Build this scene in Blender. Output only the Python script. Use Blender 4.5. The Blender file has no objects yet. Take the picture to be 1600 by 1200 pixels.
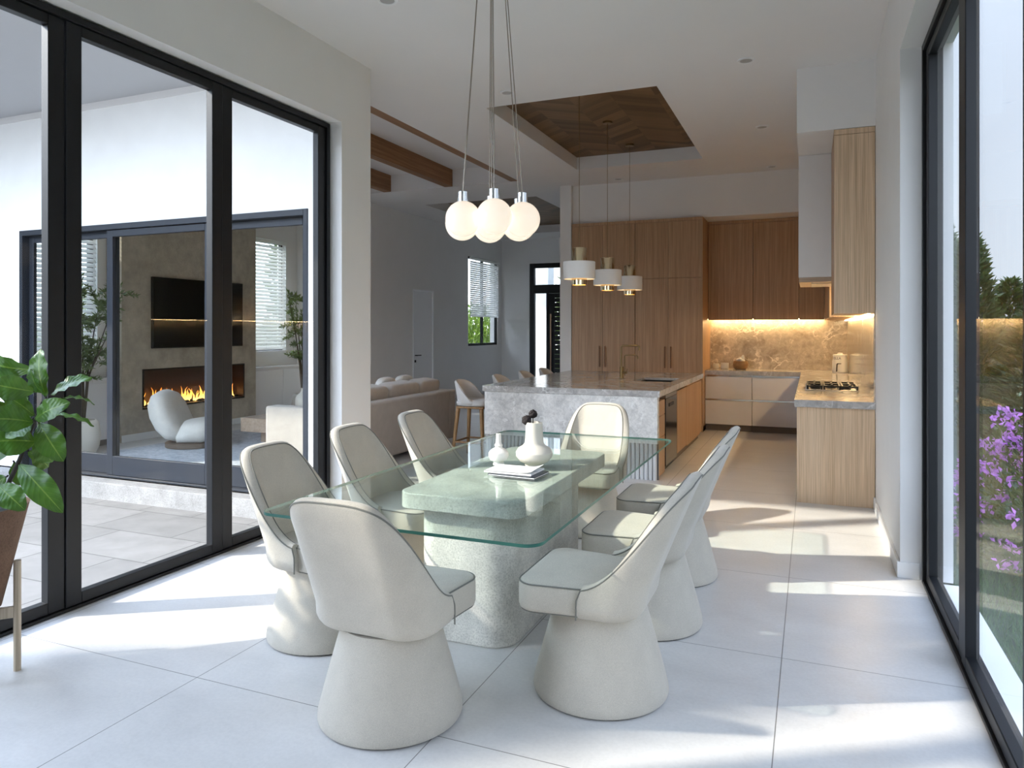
import bpy, math, random
from mathutils import Vector, Matrix
PI = math.pi
C = bpy.context.scene.collection
SC = bpy.context.scene

# ------------------------------------------------------------------ mesh builder
class MB:
    def __init__(s):
        s.v = []; s.f = []; s.m = []; s.uv = None
    def add(s, vs, fs, mi=0):
        o = len(s.v); s.v += [tuple(p) for p in vs]
        for f in fs:
            s.f.append(tuple(o + i for i in f)); s.m.append(mi)
        return s
    def box(s, x0, y0, z0, x1, y1, z1, mi=0):
        if x0 > x1: x0, x1 = x1, x0
        if y0 > y1: y0, y1 = y1, y0
        if z0 > z1: z0, z1 = z1, z0
        vs = [(x0,y0,z0),(x1,y0,z0),(x1,y1,z0),(x0,y1,z0),(x0,y0,z1),(x1,y0,z1),(x1,y1,z1),(x0,y1,z1)]
        return s.add(vs, [(0,3,2,1),(4,5,6,7),(0,1,5,4),(1,2,6,5),(2,3,7,6),(3,0,4,7)], mi)
    def obox(s, c, sx, sy, sz, rz=0, rx=0, ry=0, mi=0):
        M = Matrix.Translation(c) @ Matrix.Rotation(rz,4,'Z') @ Matrix.Rotation(ry,4,'Y') @ Matrix.Rotation(rx,4,'X')
        t = MB().box(-sx/2,-sy/2,-sz/2,sx/2,sy/2,sz/2)
        return s.add([M @ Vector(p) for p in t.v], t.f, mi)
    def loft(s, rows, close_u=True, cap0=False, cap1=False, mi=0, flip=False):
        n = len(rows[0]); vs = [p for r in rows for p in r]; fs = []
        for i in range(len(rows)-1):
            for j in range(n if close_u else n-1):
                k = (j+1) % n
                q = (i*n+j, i*n+k, (i+1)*n+k, (i+1)*n+j)
                fs.append(q[::-1] if flip else q)
        if cap0: fs.append(tuple(range(n)) if flip else tuple(reversed(range(n))))
        if cap1:
            b = (len(rows)-1)*n
            t = tuple(range(b, b+n)); fs.append(tuple(reversed(t)) if flip else t)
        return s.add(vs, fs, mi)
    def lathe(s, prof, c=(0,0,0), n=32, cap0=True, cap1=True, mi=0):
        rows = [[(c[0]+r*math.cos(2*PI*j/n), c[1]+r*math.sin(2*PI*j/n), c[2]+z) for j in range(n)] for r, z in prof]
        return s.loft(rows, True, cap0, cap1, mi)
    def cyl(s, c, r, h, n=24, r2=None, mi=0):
        return s.lathe([(r,0),(r if r2 is None else r2,h)], c, n, mi=mi)
    def tube(s, pts, r, n=8, closed=False, mi=0):
        P = [Vector(p) for p in pts]; m = len(P)
        rr = r if isinstance(r,(list,tuple)) else [r]*m
        rows = []; prev = None
        for i, p in enumerate(P):
            if closed: d = P[(i+1)%m]-P[i-1]
            else: d = P[min(i+1,m-1)]-P[max(i-1,0)]
            if d.length < 1e-9: d = Vector((0,0,1))
            d.normalize()
            if prev is None:
                a = Vector((0,0,1)) if abs(d.z) < .9 else Vector((1,0,0))
                u = d.cross(a).normalized()
            else:
                u = (prev - d*prev.dot(d))
                u = u.normalized() if u.length > 1e-6 else d.orthogonal().normalized()
            prev = u; w = d.cross(u)
            rows.append([p + (u*math.cos(2*PI*j/n)+w*math.sin(2*PI*j/n))*rr[i] for j in range(n)])
        if closed: rows.append(rows[0])
        return s.loft(rows, True, not closed, not closed, mi)
    def prism(s, poly, z0, z1, mi=0, ms=None):
        n = len(poly)
        vs = [(x,y,z0) for x,y in poly]+[(x,y,z1) for x,y in poly]
        s.add(vs, [tuple(reversed(range(n))), tuple(range(n,2*n))], mi)
        o = len(s.v)-2*n
        for j in range(n):
            k = (j+1)%n
            s.f.append((o+j,o+k,o+n+k,o+n+j)); s.m.append(mi if ms is None else ms)
        return s
    def ellipsoid(s, c, rx, ry, rz, n=24, m=14, p=1.0, M=None, mi=0):
        def sg(v, e): return math.copysign(abs(v)**e, v)
        rows = []
        for i in range(m+1):
            t = -PI/2 + PI*i/m; ct = sg(math.cos(t),p); st = sg(math.sin(t),p)
            row = []
            for j in range(n):
                a = 2*PI*j/n
                q = Vector((rx*ct*sg(math.cos(a),p), ry*ct*sg(math.sin(a),p), rz*st))
                if M is not None: q = M @ q
                row.append(tuple(q+Vector(c)))
            rows.append(row)
        return s.loft(rows, True, False, False, mi)
    def xf(s, M):
        s.v = [tuple(M @ Vector(p)) for p in s.v]; return s

def rrect(x0, y0, x1, y1, r, n=6):
    out = []
    for cx, cy, a0 in ((x1-r,y0+r,-PI/2),(x1-r,y1-r,0),(x0+r,y1-r,PI/2),(x0+r,y0+r,PI)):
        for i in range(n+1):
            a = a0 + PI/2*i/n
            out.append((cx+r*math.cos(a), cy+r*math.sin(a)))
    return out

# ------------------------------------------------------------------ object helpers
def root_loc(p):
    while p.parent is not None: p = p.parent
    return p.location
def obj(name, mb, mats, parent=None, bevel=None, seg=2, smooth=35, origin=None, uv=None):
    me = bpy.data.meshes.new(name)
    o0 = root_loc(parent) if parent is not None else Vector(origin if origin else (0,0,0))
    me.from_pydata([tuple(Vector(p)-o0) for p in mb.v], [], mb.f)
    mats = mats if isinstance(mats,(list,tuple)) else [mats]
    for m in mats: me.materials.append(m)
    if len(mats) > 1: me.polygons.foreach_set('material_index', mb.m)
    if uv is not None:
        L = me.uv_layers.new(name='UVMap')
        for li, lp in enumerate(me.loops): L.data[li].uv = uv[lp.vertex_index]
    me.validate()
    if smooth:
        me.polygons.foreach_set('use_smooth', [True]*len(me.polygons))
        try: me.set_sharp_from_angle(angle=math.radians(smooth))
        except Exception: pass
    me.update()
    o = bpy.data.objects.new(name, me); C.objects.link(o)
    if parent is not None: o.parent = parent
    else: o.location = o0
    if bevel:
        b = o.modifiers.new('Bevel','BEVEL'); b.width = bevel; b.segments = seg; b.limit_method = 'ANGLE'; b.angle_limit = math.radians(40)
        b.harden_normals = False
    return o
def tag(o, label, cat, group=None, kind=None):
    o['label'] = label; o['category'] = cat
    if group: o['group'] = group
    if kind: o['kind'] = kind
    return o
def thing(name, label, cat, loc=(0,0,0), group=None, rz=0):
    o = bpy.data.objects.new(name, None); C.objects.link(o)
    o.location = loc; o.rotation_euler = (0,0,rz); o.empty_display_size = .1
    return tag(o, label, cat, group)
def struct(name, mb, mats, label, cat, bevel=None, smooth=None, parent=None):
    o = obj(name, mb, mats, parent, bevel=bevel, smooth=smooth)
    if parent is None:
        tag(o, label, cat, kind='structure')
    return o
def sempty(name, label, cat, loc):
    o = thing(name, label, cat, loc); o['kind'] = 'structure'; return o
def dup(root, loc, rz=0, label=None, scale=None):
    r = root.copy(); C.objects.link(r); r.location = loc; r.rotation_euler = (0,0,rz)
    if label: r['label'] = label
    if scale: r.scale = scale
    for ch in list(root.children):
        c = ch.copy(); C.objects.link(c); c.parent = r
        for g in list(ch.children):
            d = g.copy(); C.objects.link(d); d.parent = c
    return r

# ------------------------------------------------------------------ materials
def newmat(name):
    m = bpy.data.materials.new(name); m.use_nodes = True
    nt = m.node_tree; nt.nodes.clear()
    return m, nt
def N(nt, t, **k):
    n = nt.nodes.new(t)
    for a, b in k.items(): setattr(n, a, b)
    return n
def principled(nt, base=(.8,.8,.8), rough=.5, metal=0, spec=.5):
    b = N(nt,'ShaderNodeBsdfPrincipled'); o = N(nt,'ShaderNodeOutputMaterial')
    b.inputs['Base Color'].default_value = (*base,1); b.inputs['Roughness'].default_value = rough
    b.inputs['Metallic'].default_value = metal; b.inputs['Specular IOR Level'].default_value = spec
    nt.links.new(b.outputs[0], o.inputs[0]); return b
def ramp(nt, stops):
    r = N(nt,'ShaderNodeValToRGB'); e = r.color_ramp.elements
    while len(e) < len(stops): e.new(.5)
    for i,(p,c) in enumerate(stops): e[i].position = p; e[i].color = (*c,1)
    return r
def coords(nt, scale=(1,1,1), loc=(0,0,0), rot=(0,0,0), src='Object'):
    t = N(nt,'ShaderNodeTexCoord'); mp = N(nt,'ShaderNodeMapping')
    mp.inputs['Scale'].default_value = scale; mp.inputs['Location'].default_value = loc; mp.inputs['Rotation'].default_value = rot
    nt.links.new(t.outputs[src], mp.inputs[0]); return mp.outputs[0]
def noise(nt, vec, scale, detail=3, rough=.5, dist=0):
    n = N(nt,'ShaderNodeTexNoise'); n.inputs['Scale'].default_value = scale; n.inputs['Detail'].default_value = detail
    n.inputs['Roughness'].default_value = rough; n.inputs['Distortion'].default_value = dist
    nt.links.new(vec, n.inputs['Vector']); return n
def bump(nt, b, h, strength=.2, dist=.01):
    u = N(nt,'ShaderNodeBump'); u.inputs['Strength'].default_value = strength; u.inputs['Distance'].default_value = dist
    nt.links.new(h, u.inputs['Height']); nt.links.new(u.outputs[0], b.inputs['Normal'])
def mixc(nt, fac, a, b, mode='MIX'):
    m = N(nt,'ShaderNodeMix', data_type='RGBA', blend_type=mode)
    for k, v in ((0,fac),(6,a),(7,b)):
        if isinstance(v,(int,float)): m.inputs[k].default_value = v
        elif isinstance(v,tuple): m.inputs[k].default_value = (*v,1)
        else: nt.links.new(v, m.inputs[k])
    return m.outputs[2]
def math_(nt, op, a, b=None):
    m = N(nt,'ShaderNodeMath', operation=op)
    for i, v in enumerate((a,b)):
        if v is None: continue
        if isinstance(v,(int,float)): m.inputs[i].default_value = v
        else: nt.links.new(v, m.inputs[i])
    return m.outputs[0]

def m_plain(name, base, rough=.5, metal=0, spec=.5, var=.04, nscale=8, bmp=0, bscale=200):
    m, nt = newmat(name); b = principled(nt, base, rough, metal, spec)
    v = coords(nt)
    if var:
        n = noise(nt, v, nscale, 4)
        r = ramp(nt, [(.3,tuple(c*(1-var) for c in base)),(.7,tuple(min(1,c*(1+var)) for c in base))])
        nt.links.new(n.outputs[0], r.inputs[0]); nt.links.new(r.outputs[0], b.inputs['Base Color'])
    if bmp:
        n2 = noise(nt, v, bscale, 3); bump(nt, b, n2.outputs[0], bmp, .004)
    return m
def m_wood(name, dark, light, axis='Z', rough=.45, fine=1.0):
    m, nt = newmat(name); b = principled(nt, light, rough, 0, .35)
    st = {'Z':((14,14,.3),(120,120,1.1)), 'Y':((14,.3,14),(120,1.1,120)), 'X':((.3,14,14),(1.1,120,120))}[axis]
    a = noise(nt, coords(nt, st[0]), 2.2, 4, .6, .12)
    c = noise(nt, coords(nt, st[1]), 1.6, 3, .7)
    mid = tuple((p+q)/2 for p,q in zip(dark,light))
    r1 = ramp(nt, [(.28,dark),(.5,mid),(.72,light)])
    r2 = ramp(nt, [(.34,(.66,.62,.58)),(.62,(1.08,1.08,1.08))])
    nt.links.new(a.outputs[0], r1.inputs[0]); nt.links.new(c.outputs[0], r2.inputs[0])
    nt.links.new(mixc(nt, .75*fine, r1.outputs[0], r2.outputs[0], 'MULTIPLY'), b.inputs['Base Color'])
    bump(nt, b, c.outputs[0], .12, .003)
    return m
def m_chevron(name, dark, light):
    m, nt = newmat(name); b = principled(nt, light, .5, 0, .3)
    t = N(nt,'ShaderNodeTexCoord'); s = N(nt,'ShaderNodeSeparateXYZ'); nt.links.new(t.outputs['Object'], s.inputs[0])
    fold = math_(nt,'ABSOLUTE', math_(nt,'SUBTRACT', math_(nt,'MODULO', math_(nt,'ADD', s.outputs[0], 20.), .9), .45))
    w = math_(nt,'ADD', s.outputs[1], math_(nt,'MULTIPLY', fold, .75))
    idx = math_(nt,'FLOOR', math_(nt,'MULTIPLY', w, 8.5))
    col = math_(nt,'FLOOR', math_(nt,'MULTIPLY', math_(nt,'ADD', s.outputs[0], 20.), 2/.9))
    cx = N(nt,'ShaderNodeCombineXYZ'); nt.links.new(idx, cx.inputs[0]); nt.links.new(col, cx.inputs[1])
    wn = N(nt,'ShaderNodeTexWhiteNoise', noise_dimensions='2D'); nt.links.new(cx.outputs[0], wn.inputs['Vector'])
    r = ramp(nt, [(0,dark),(1,light)]); nt.links.new(wn.outputs['Value'], r.inputs[0])
    c2 = N(nt,'ShaderNodeCombineXYZ'); nt.links.new(math_(nt,'MULTIPLY', fold, 2.0), c2.inputs[0]); nt.links.new(math_(nt,'MULTIPLY', w, 70.), c2.inputs[1])
    g = noise(nt, c2.outputs[0], 1.5, 3); r2 = ramp(nt, [(.3,(.72,.7,.66)),(.65,(1.05,1.05,1.05))]); nt.links.new(g.outputs[0], r2.inputs[0])
    nt.links.new(mixc(nt,.8,r.outputs[0],r2.outputs[0],'MULTIPLY'), b.inputs['Base Color'])
    return m
def m_marble(name, base, vein, dark, rough=.16, sc=1.0):
    m, nt = newmat(name); b = principled(nt, base, rough, 0, .5)
    v = coords(nt, (sc,sc,sc))
    n1 = noise(nt, v, 3.2, 8, .62, .8); n2 = noise(nt, v, 14, 6, .7, 1.5)
    r1 = ramp(nt, [(.36,dark),(.52,base),(.68,tuple(min(1,c*1.15) for c in base))]); nt.links.new(n1.outputs[0], r1.inputs[0])
    r2 = ramp(nt, [(.38,(.78,.78,.78)),(.58,(1.07,1.07,1.07))]); nt.links.new(n2.outputs[0], r2.inputs[0])
    c = mixc(nt, .7, r1.outputs[0], r2.outputs[0], 'MULTIPLY')
    nd = noise(nt, v, 2.0, 5, .6)
    add = N(nt,'ShaderNodeVectorMath', operation='MULTIPLY_ADD'); nt.links.new(nd.outputs['Color'], add.inputs[0]); add.inputs[1].default_value = (.9,.9,.9); nt.links.new(v, add.inputs[2])
    for s_, w_, k in ((1.7,.03,.95),(4.2,.035,.6)):
        vo = N(nt,'ShaderNodeTexVoronoi', feature='DISTANCE_TO_EDGE'); vo.inputs['Scale'].default_value = s_; nt.links.new(add.outputs[0], vo.inputs['Vector'])
        rv = ramp(nt, [(0,(1,1,1)),(w_,(0,0,0))]); nt.links.new(vo.outputs['Distance'], rv.inputs[0])
        br = noise(nt, v, 3.1*s_, 3); rb = ramp(nt, [(.45,(0,0,0)),(.62,(k,k,k))]); nt.links.new(br.outputs[0], rb.inputs[0])
        f = mixc(nt, 1.0, rv.outputs[0], rb.outputs[0], 'MULTIPLY')
        c = mixc(nt, f, c, vein)
    nt.links.new(c, b.inputs['Base Color'])
    return m
def m_fabric(name, base, var=.06, sc=420, bmp=.25, rough=.9, sheen=.25):
    m, nt = newmat(name); b = principled(nt, base, rough, 0, .25)
    v = coords(nt)
    n = noise(nt, v, 9, 5, .6); w = noise(nt, coords(nt,(1,1,2.2)), sc, 2, .6)
    r = ramp(nt, [(.3,tuple(c*(1-var) for c in base)),(.7,tuple(min(1,c*(1+var)) for c in base))]); nt.links.new(n.outputs[0], r.inputs[0])
    r2 = ramp(nt, [(.3,(.76,.76,.76)),(.65,(1.08,1.08,1.08))]); nt.links.new(w.outputs[0], r2.inputs[0])
    nt.links.new(mixc(nt,.8,r.outputs[0],r2.outputs[0],'MULTIPLY'), b.inputs['Base Color'])
    b.inputs['Sheen Weight'].default_value = sheen; b.inputs['Sheen Roughness'].default_value = .5
    bump(nt, b, w.outputs[0], bmp, .0015)
    return m
def m_glass(name, tint, rough=0.0, f0=.045, mx=1.0):
    m, nt = newmat(name); o = N(nt,'ShaderNodeOutputMaterial')
    t = N(nt,'ShaderNodeBsdfTransparent'); t.inputs[0].default_value = (*tint,1)
    g = N(nt,'ShaderNodeBsdfGlossy'); g.inputs['Roughness'].default_value = rough; g.inputs[0].default_value = (1,1,1,1)
    lw = N(nt,'ShaderNodeLayerWeight'); lw.inputs[0].default_value = .5
    p = math_(nt,'POWER', lw.outputs['Facing'], 5.0)
    f = math_(nt,'MINIMUM', math_(nt,'ADD', math_(nt,'MULTIPLY', p, (1-f0)*mx), f0), .98)
    x = N(nt,'ShaderNodeMixShader'); nt.links.new(f, x.inputs[0]); nt.links.new(t.outputs[0], x.inputs[1]); nt.links.new(g.outputs[0], x.inputs[2])
    nt.links.new(x.outputs[0], o.inputs[0]); return m
def m_emit(name, col, st):
    m, nt = newmat(name); o = N(nt,'ShaderNodeOutputMaterial'); e = N(nt,'ShaderNodeEmission')
    e.inputs[0].default_value = (*col,1); e.inputs[1].default_value = st
    nt.links.new(e.outputs[0], o.inputs[0]); return m

WHITE = m_plain('white_paint', (.80,.785,.77), .75, var=.012, nscale=3, bmp=.04, bscale=90)
CEILM = m_plain('ceiling_paint', (.77,.755,.745), .85, var=.01, nscale=2)
STUCCO = m_plain('white_stucco', (.90,.90,.89), .9, var=.02, nscale=4, bmp=.1, bscale=60)
TRIMW = m_plain('white_trim', (.80,.80,.80), .45, var=.01)
BLACKF = m_plain('black_aluminium', (.0062,.007,.009), .42, .0, .35, var=.05, bmp=.02, bscale=300)
BLUEF = m_plain('slate_aluminium', (.020,.0245,.034), .45, .0, .35, var=.05)
GLASS = m_glass('window_glass', (.975,.985,.98), f0=.008, mx=.42)
OAK = m_wood('oak', (.41,.245,.130), (.57,.375,.225), 'Z', .42)
OAK_LIT = m_wood('oak_lit', (.64,.46,.30), (.78,.60,.425), 'Z', .5)  # same oak; light falling on the end panels is put into the colour
OAKY = m_wood('oak_beam', (.22,.105,.045), (.37,.20,.098), 'Y', .5)
OAKX = m_wood('oak_low', (.36,.255,.18), (.5,.38,.29), 'Y', .5)
STOOLW = m_wood('stool_oak', (.27,.145,.06), (.42,.25,.115), 'Z', .4)
CHEV = m_chevron('chevron_oak', (.115,.066,.03), (.235,.142,.072))
MARB = m_marble('grey_marble', (.50,.48,.465), (.80,.79,.78), (.36,.345,.335), .14, 1.0)
MARBW = m_marble('island_marble', (.80,.785,.765), (.97,.965,.955), (.62,.61,.60), .2, 1.3)
MARB_WARM = m_marble('marble_warm_lit', (.50,.43,.345), (.88,.80,.68), (.35,.29,.225), .12, .9)  # same marble as the worktop, with warm light put into its colour
WHITEC = m_plain('white_lacquer', (.80,.785,.79), .4, var=.01)
HOODW = m_plain('hood_white', (.74,.725,.725), .5, var=.01)
PLINTH = m_plain('plinth_grey', (.16,.13,.11), .5)
BRASS = m_plain('aged_brass', (.26,.175,.08), .3, .9, var=.1)
BRASSP = m_plain('polished_brass', (.72,.6,.40), .13, 1.0, var=.03)
COPPER = m_plain('bronze_bar', (.20,.105,.06), .35, .8)
CHROME = m_plain('chrome', (.75,.76,.77), .12, 1.0, var=0)
BLACK = m_plain('black_iron', (.008,.008,.009), .45, .2)
BLACKG = m_plain('black_gloss', (.012,.012,.014), .12, .0, .6, var=0)
SHADEW = m_plain('shade_white', (.80,.78,.76), .6, var=.01)
CHAIR = m_fabric('cream_linen', (.555,.51,.435), .05, 300, .3)
PIPE = m_fabric('piping', (.20,.195,.17), .03, 300, .1)
STOOLF = m_fabric('stool_fabric', (.60,.57,.54), .03, 300, .2)
SOFAF = m_fabric('sofa_fabric', (.47,.415,.365), .06, 260, .3)
BOUCLE = m_fabric('boucle', (.66,.63,.58), .05, 150, .5)
CONC = m_marble('travertine', (.56,.52,.45), (.72,.69,.62), (.40,.36,.30), .75, 1.6)
CERAM = m_plain('matt_ceramic', (.66,.62,.55), .6, var=.02, bmp=.15, bscale=60)
CERAMW = m_plain('white_ceramic', (.72,.71,.68), .5, var=.01)

def m_conc(name, base):
    m, nt = newmat(name); b = principled(nt, base, .85, 0, .25); v = coords(nt)
    n = noise(nt, v, 5, 8, .7); n2 = noise(nt, v, 120, 4, .7)
    r = ramp(nt, [(.3,tuple(c*.72 for c in base)),(.7,tuple(c*1.15 for c in base))]); nt.links.new(n.outputs[0], r.inputs[0])
    r2 = ramp(nt, [(.32,(.6,.6,.58)),(.55,(1.06,1.06,1.06))]); nt.links.new(n2.outputs[0], r2.inputs[0])
    nt.links.new(mixc(nt,.8,r.outputs[0],r2.outputs[0],'MULTIPLY'), b.inputs['Base Color'])
    bump(nt, b, n2.outputs[0], .5, .004); return m
TABLEC = m_conc('table_stone', (.70,.67,.605))
CHIMC = m_conc('chimney_plaster', (.53,.465,.375))
RUST = m_conc('rusted_pot', (.17,.10,.065))

def m_floor():
    m, nt = newmat('floor_tile'); b = principled(nt, (.6,.6,.6), .33, 0, .4)
    v = coords(nt, (1,1,1), (.13,-.04,0))
    br = N(nt,'ShaderNodeTexBrick', offset=0, squash=1); nt.links.new(v, br.inputs['Vector'])
    br.inputs['Scale'].default_value = 1; br.inputs['Mortar Size'].default_value = .0022; br.inputs['Mortar Smooth'].default_value = .1
    br.inputs['Brick Width'].default_value = 1.2; br.inputs['Row Height'].default_value = 1.2
    br.inputs['Color1'].default_value = (.66,.645,.63,1); br.inputs['Color2'].default_value = (.64,.625,.61,1); br.inputs['Mortar'].default_value = (.22,.21,.2,1)
    n = noise(nt, coords(nt,(1,1.6,1)), 2.4, 8, .65, .4); n2 = noise(nt, v, 60, 4, .6)
    r = ramp(nt, [(.3,(.9,.9,.9)),(.68,(1.05,1.05,1.05))]); nt.links.new(n.outputs[0], r.inputs[0])
    r2 = ramp(nt, [(.35,(.95,.95,.95)),(.6,(1.02,1.02,1.02))]); nt.links.new(n2.outputs[0], r2.inputs[0])
    c = mixc(nt, .9, br.outputs['Color'], r.outputs[0], 'MULTIPLY'); c = mixc(nt, .8, c, r2.outputs[0], 'MULTIPLY')
    nt.links.new(c, b.inputs['Base Color'])
    rr = ramp(nt, [(.3,(.28,)*3),(.7,(.42,)*3)]); nt.links.new(n.outputs[0], rr.inputs[0]); nt.links.new(rr.outputs[0], b.inputs['Roughness'])
    return m
FLOOR = m_floor()
def m_paver():
    m, nt = newmat('terrace_paver'); b = principled(nt, (.6,.6,.6), .8, 0, .3)
    v = coords(nt, (1,1,1), (0,0,0), (0,0,.0))
    br = N(nt,'ShaderNodeTexBrick', offset=.37, squash=.72, squash_frequency=3); nt.links.new(v, br.inputs['Vector'])
    br.inputs['Scale'].default_value = 1; br.inputs['Mortar Size'].default_value = .006
    br.inputs['Brick Width'].default_value = .92; br.inputs['Row Height'].default_value = .56
    br.inputs['Color1'].default_value = (.27,.258,.247,1); br.inputs['Color2'].default_value = (.215,.206,.197,1); br.inputs['Mortar'].default_value = (.12,.115,.11,1)
    n = noise(nt, v, 4, 8, .7); r = ramp(nt, [(.3,(.78,.78,.78)),(.7,(1.08,1.08,1.08))]); nt.links.new(n.outputs[0], r.inputs[0])
    nt.links.new(mixc(nt,.9,br.outputs['Color'],r.outputs[0],'MULTIPLY'), b.inputs['Base Color']); return m
PAVER = m_paver()
def m_leaf(name, lo, hi, rough=.4, vein=True, trans=.25):
    m, nt = newmat(name); b = principled(nt, hi, rough, 0, .5)
    v = coords(nt)
    n = noise(nt, v, 14, 3); r = ramp(nt, [(.35,lo),(.65,hi)]); nt.links.new(n.outputs[0], r.inputs[0]); c = r.outputs[0]
    if vein:
        t = N(nt,'ShaderNodeTexCoord'); s = N(nt,'ShaderNodeSeparateXYZ'); nt.links.new(t.outputs['UV'], s.inputs[0])
        d = math_(nt,'ABSOLUTE', math_(nt,'SUBTRACT', s.outputs[1], .5))
        mid = ramp(nt, [(0,(1,1,1)),(.035,(0,0,0))]); nt.links.new(d, mid.inputs[0])
        w = math_(nt,'SINE', math_(nt,'MULTIPLY', math_(nt,'SUBTRACT', s.outputs[0], math_(nt,'MULTIPLY', d, .45)), 62.))
        lat = ramp(nt, [(.86,(0,0,0)),(1,(.16,.16,.16))]); nt.links.new(w, lat.inputs[0])
        c = mixc(nt, mixc(nt, 1., mid.outputs[0], lat.outputs[0], 'ADD'), c, (.22,.34,.06))
        bump(nt, b, w, .1, .004)
    nt.links.new(c, b.inputs['Base Color'])
    if trans:
        out = [x for x in nt.nodes if x.type=='OUTPUT_MATERIAL'][0]
        tr = N(nt,'ShaderNodeBsdfTranslucent'); nt.links.new(mixc(nt,.5,c,(.35,.5,.05)), tr.inputs[0])
        x = N(nt,'ShaderNodeMixShader'); x.inputs[0].default_value = trans
        nt.links.new(b.outputs[0], x.inputs[1]); nt.links.new(tr.outputs[0], x.inputs[2]); nt.links.new(x.outputs[0], out.inputs[0])
    return m
FIDDLE = m_leaf('fiddle_leaf', (.022,.085,.008), (.06,.17,.018), .34, True, .15)
OLIVE = m_leaf('olive_leaf', (.06,.09,.045), (.15,.19,.095), .5, False)
CONIF = m_leaf('conifer_leaf', (.018,.034,.012), (.07,.10,.03), .6, False, .15)
SHRUB = m_leaf('shrub_leaf', (.03,.06,.02), (.10,.15,.05), .5, False)
LUSH = m_leaf('lush_leaf', (.06,.12,.015), (.2,.30,.05), .5, False)
PETAL = m_leaf('lilac_petal', (.50,.13,.66), (.78,.32,.90), .6, False, .3)
BARK = m_plain('bark', (.06,.045,.03), .9, var=.3, nscale=30, bmp=.5, bscale=50)
STEMM = m_plain('dark_stem', (.022,.017,.012), .8)
SOIL = m_plain('soil', (.03,.04,.04), .95, var=.4, nscale=60, bmp=.6, bscale=80)
GRASS = m_leaf('grass_blade', (.03,.085,.03), (.10,.20,.08), .6, False, .2)
LAWN = m_plain('lawn_ground', (.025,.055,.02), .95, var=.4, nscale=20, bmp=.4, bscale=40)

# ------------------------------------------------------------------ room shell
H = 3.89
def wall_y(mb, y0, y1, x0, x1, z0, z1, holes):      # plane facing +-Y, holes (x0,x1,z0,z1)
    xs = sorted({x0,x1,*[h for q in holes for h in q[:2]]}); zs = sorted({z0,z1,*[h for q in holes for h in q[2:]]})
    for a,b in zip(xs,xs[1:]):
        run = None
        for c,d in zip(zs,zs[1:]):
            if any(q[0]<=a and b<=q[1] and q[2]<=c and d<=q[3] for q in holes): continue
            mb.box(a,y0,c,b,y1,d)
    return mb
def wall_x(mb, x0, x1, y0, y1, z0, z1, holes):
    ys = sorted({y0,y1,*[h for q in holes for h in q[:2]]}); zs = sorted({z0,z1,*[h for q in holes for h in q[2:]]})
    for a,b in zip(ys,ys[1:]):
        for c,d in zip(zs,zs[1:]):
            if any(q[0]<=a and b<=q[1] and q[2]<=c and d<=q[3] for q in holes): continue
            mb.box(x0,a,c,x1,b,d)
    return mb
def slab(mb, z0, z1, x0, x1, y0, y1, holes):
    xs = sorted({x0,x1,*[h for q in holes for h in q[:2]]}); ys = sorted({y0,y1,*[h for q in holes for h in q[2:]]})
    for a,b in zip(xs,xs[1:]):
        for c,d in zip(ys,ys[1:]):
            if any(q[0]<=a and b<=q[1] and q[2]<=c and d<=q[3] for q in holes): continue
            mb.box(a,c,z0,b,d,z1)
    return mb

struct('floor', MB().box(-3.86,-2.6,-.2,.74,17.6,0).box(-9.1,5.40,-.2,-3.86,17.6,0), FLOOR, 'pale large format tile floor running from dining area to kitchen', 'floor')
cm = MB()
TRAY = (-3.175,-1.375,6.95,10.14); FOY = (-6.70,-4.47,11.9,16.4); LIV = (-9.0,-4.26,5.6,10.57)
COURT = (-9.3,-3.93,-2.7,5.39)
slab(cm, H, H+.2, -9.3, .86, -2.7, 17.7, [TRAY, FOY, LIV, COURT])
slab(cm, H+.2, H+.28, -9.3, .86, -2.7, 17.7, [LIV, COURT])
slab(cm, H+.28, H+.45, -9.3, .86, -2.7, 17.7, [COURT])
struct('ceiling', cm, CEILM, 'white plaster ceiling with recessed trays', 'ceiling')
struct('trim_1', MB().box(TRAY[0]+.002,TRAY[2]+.002,H+.178,TRAY[1]-.002,TRAY[3]-.002,H+.198), CHEV, 'chevron oak panel lining the ceiling tray over the kitchen island', 'ceiling panel')
struct('trim_2', MB().box(FOY[0]+.002,FOY[2]+.002,H+.178,FOY[1]-.002,FOY[3]-.002,H+.198), CHEV, 'chevron oak panel lining the ceiling tray by the front door', 'ceiling panel')
for i, x in enumerate((-4.40,-5.57,-6.74)):
    lb = ['oak ceiling beam flush with the edge of the kitchen ceiling','oak ceiling beam, second counting from the kitchen side','short looking oak beam end, third counting from the kitchen side','oak ceiling beam nearest the fireplace wall'][i]
    o = obj('ceiling_beam', MB().box(x,5.62,H+.001,x+.14,10.565,H+.279), OAKY, bevel=.003, origin=(x+.07,8.1,H))
    tag(o, lb, 'beam', 'oak beams in the living room ceiling')

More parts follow.
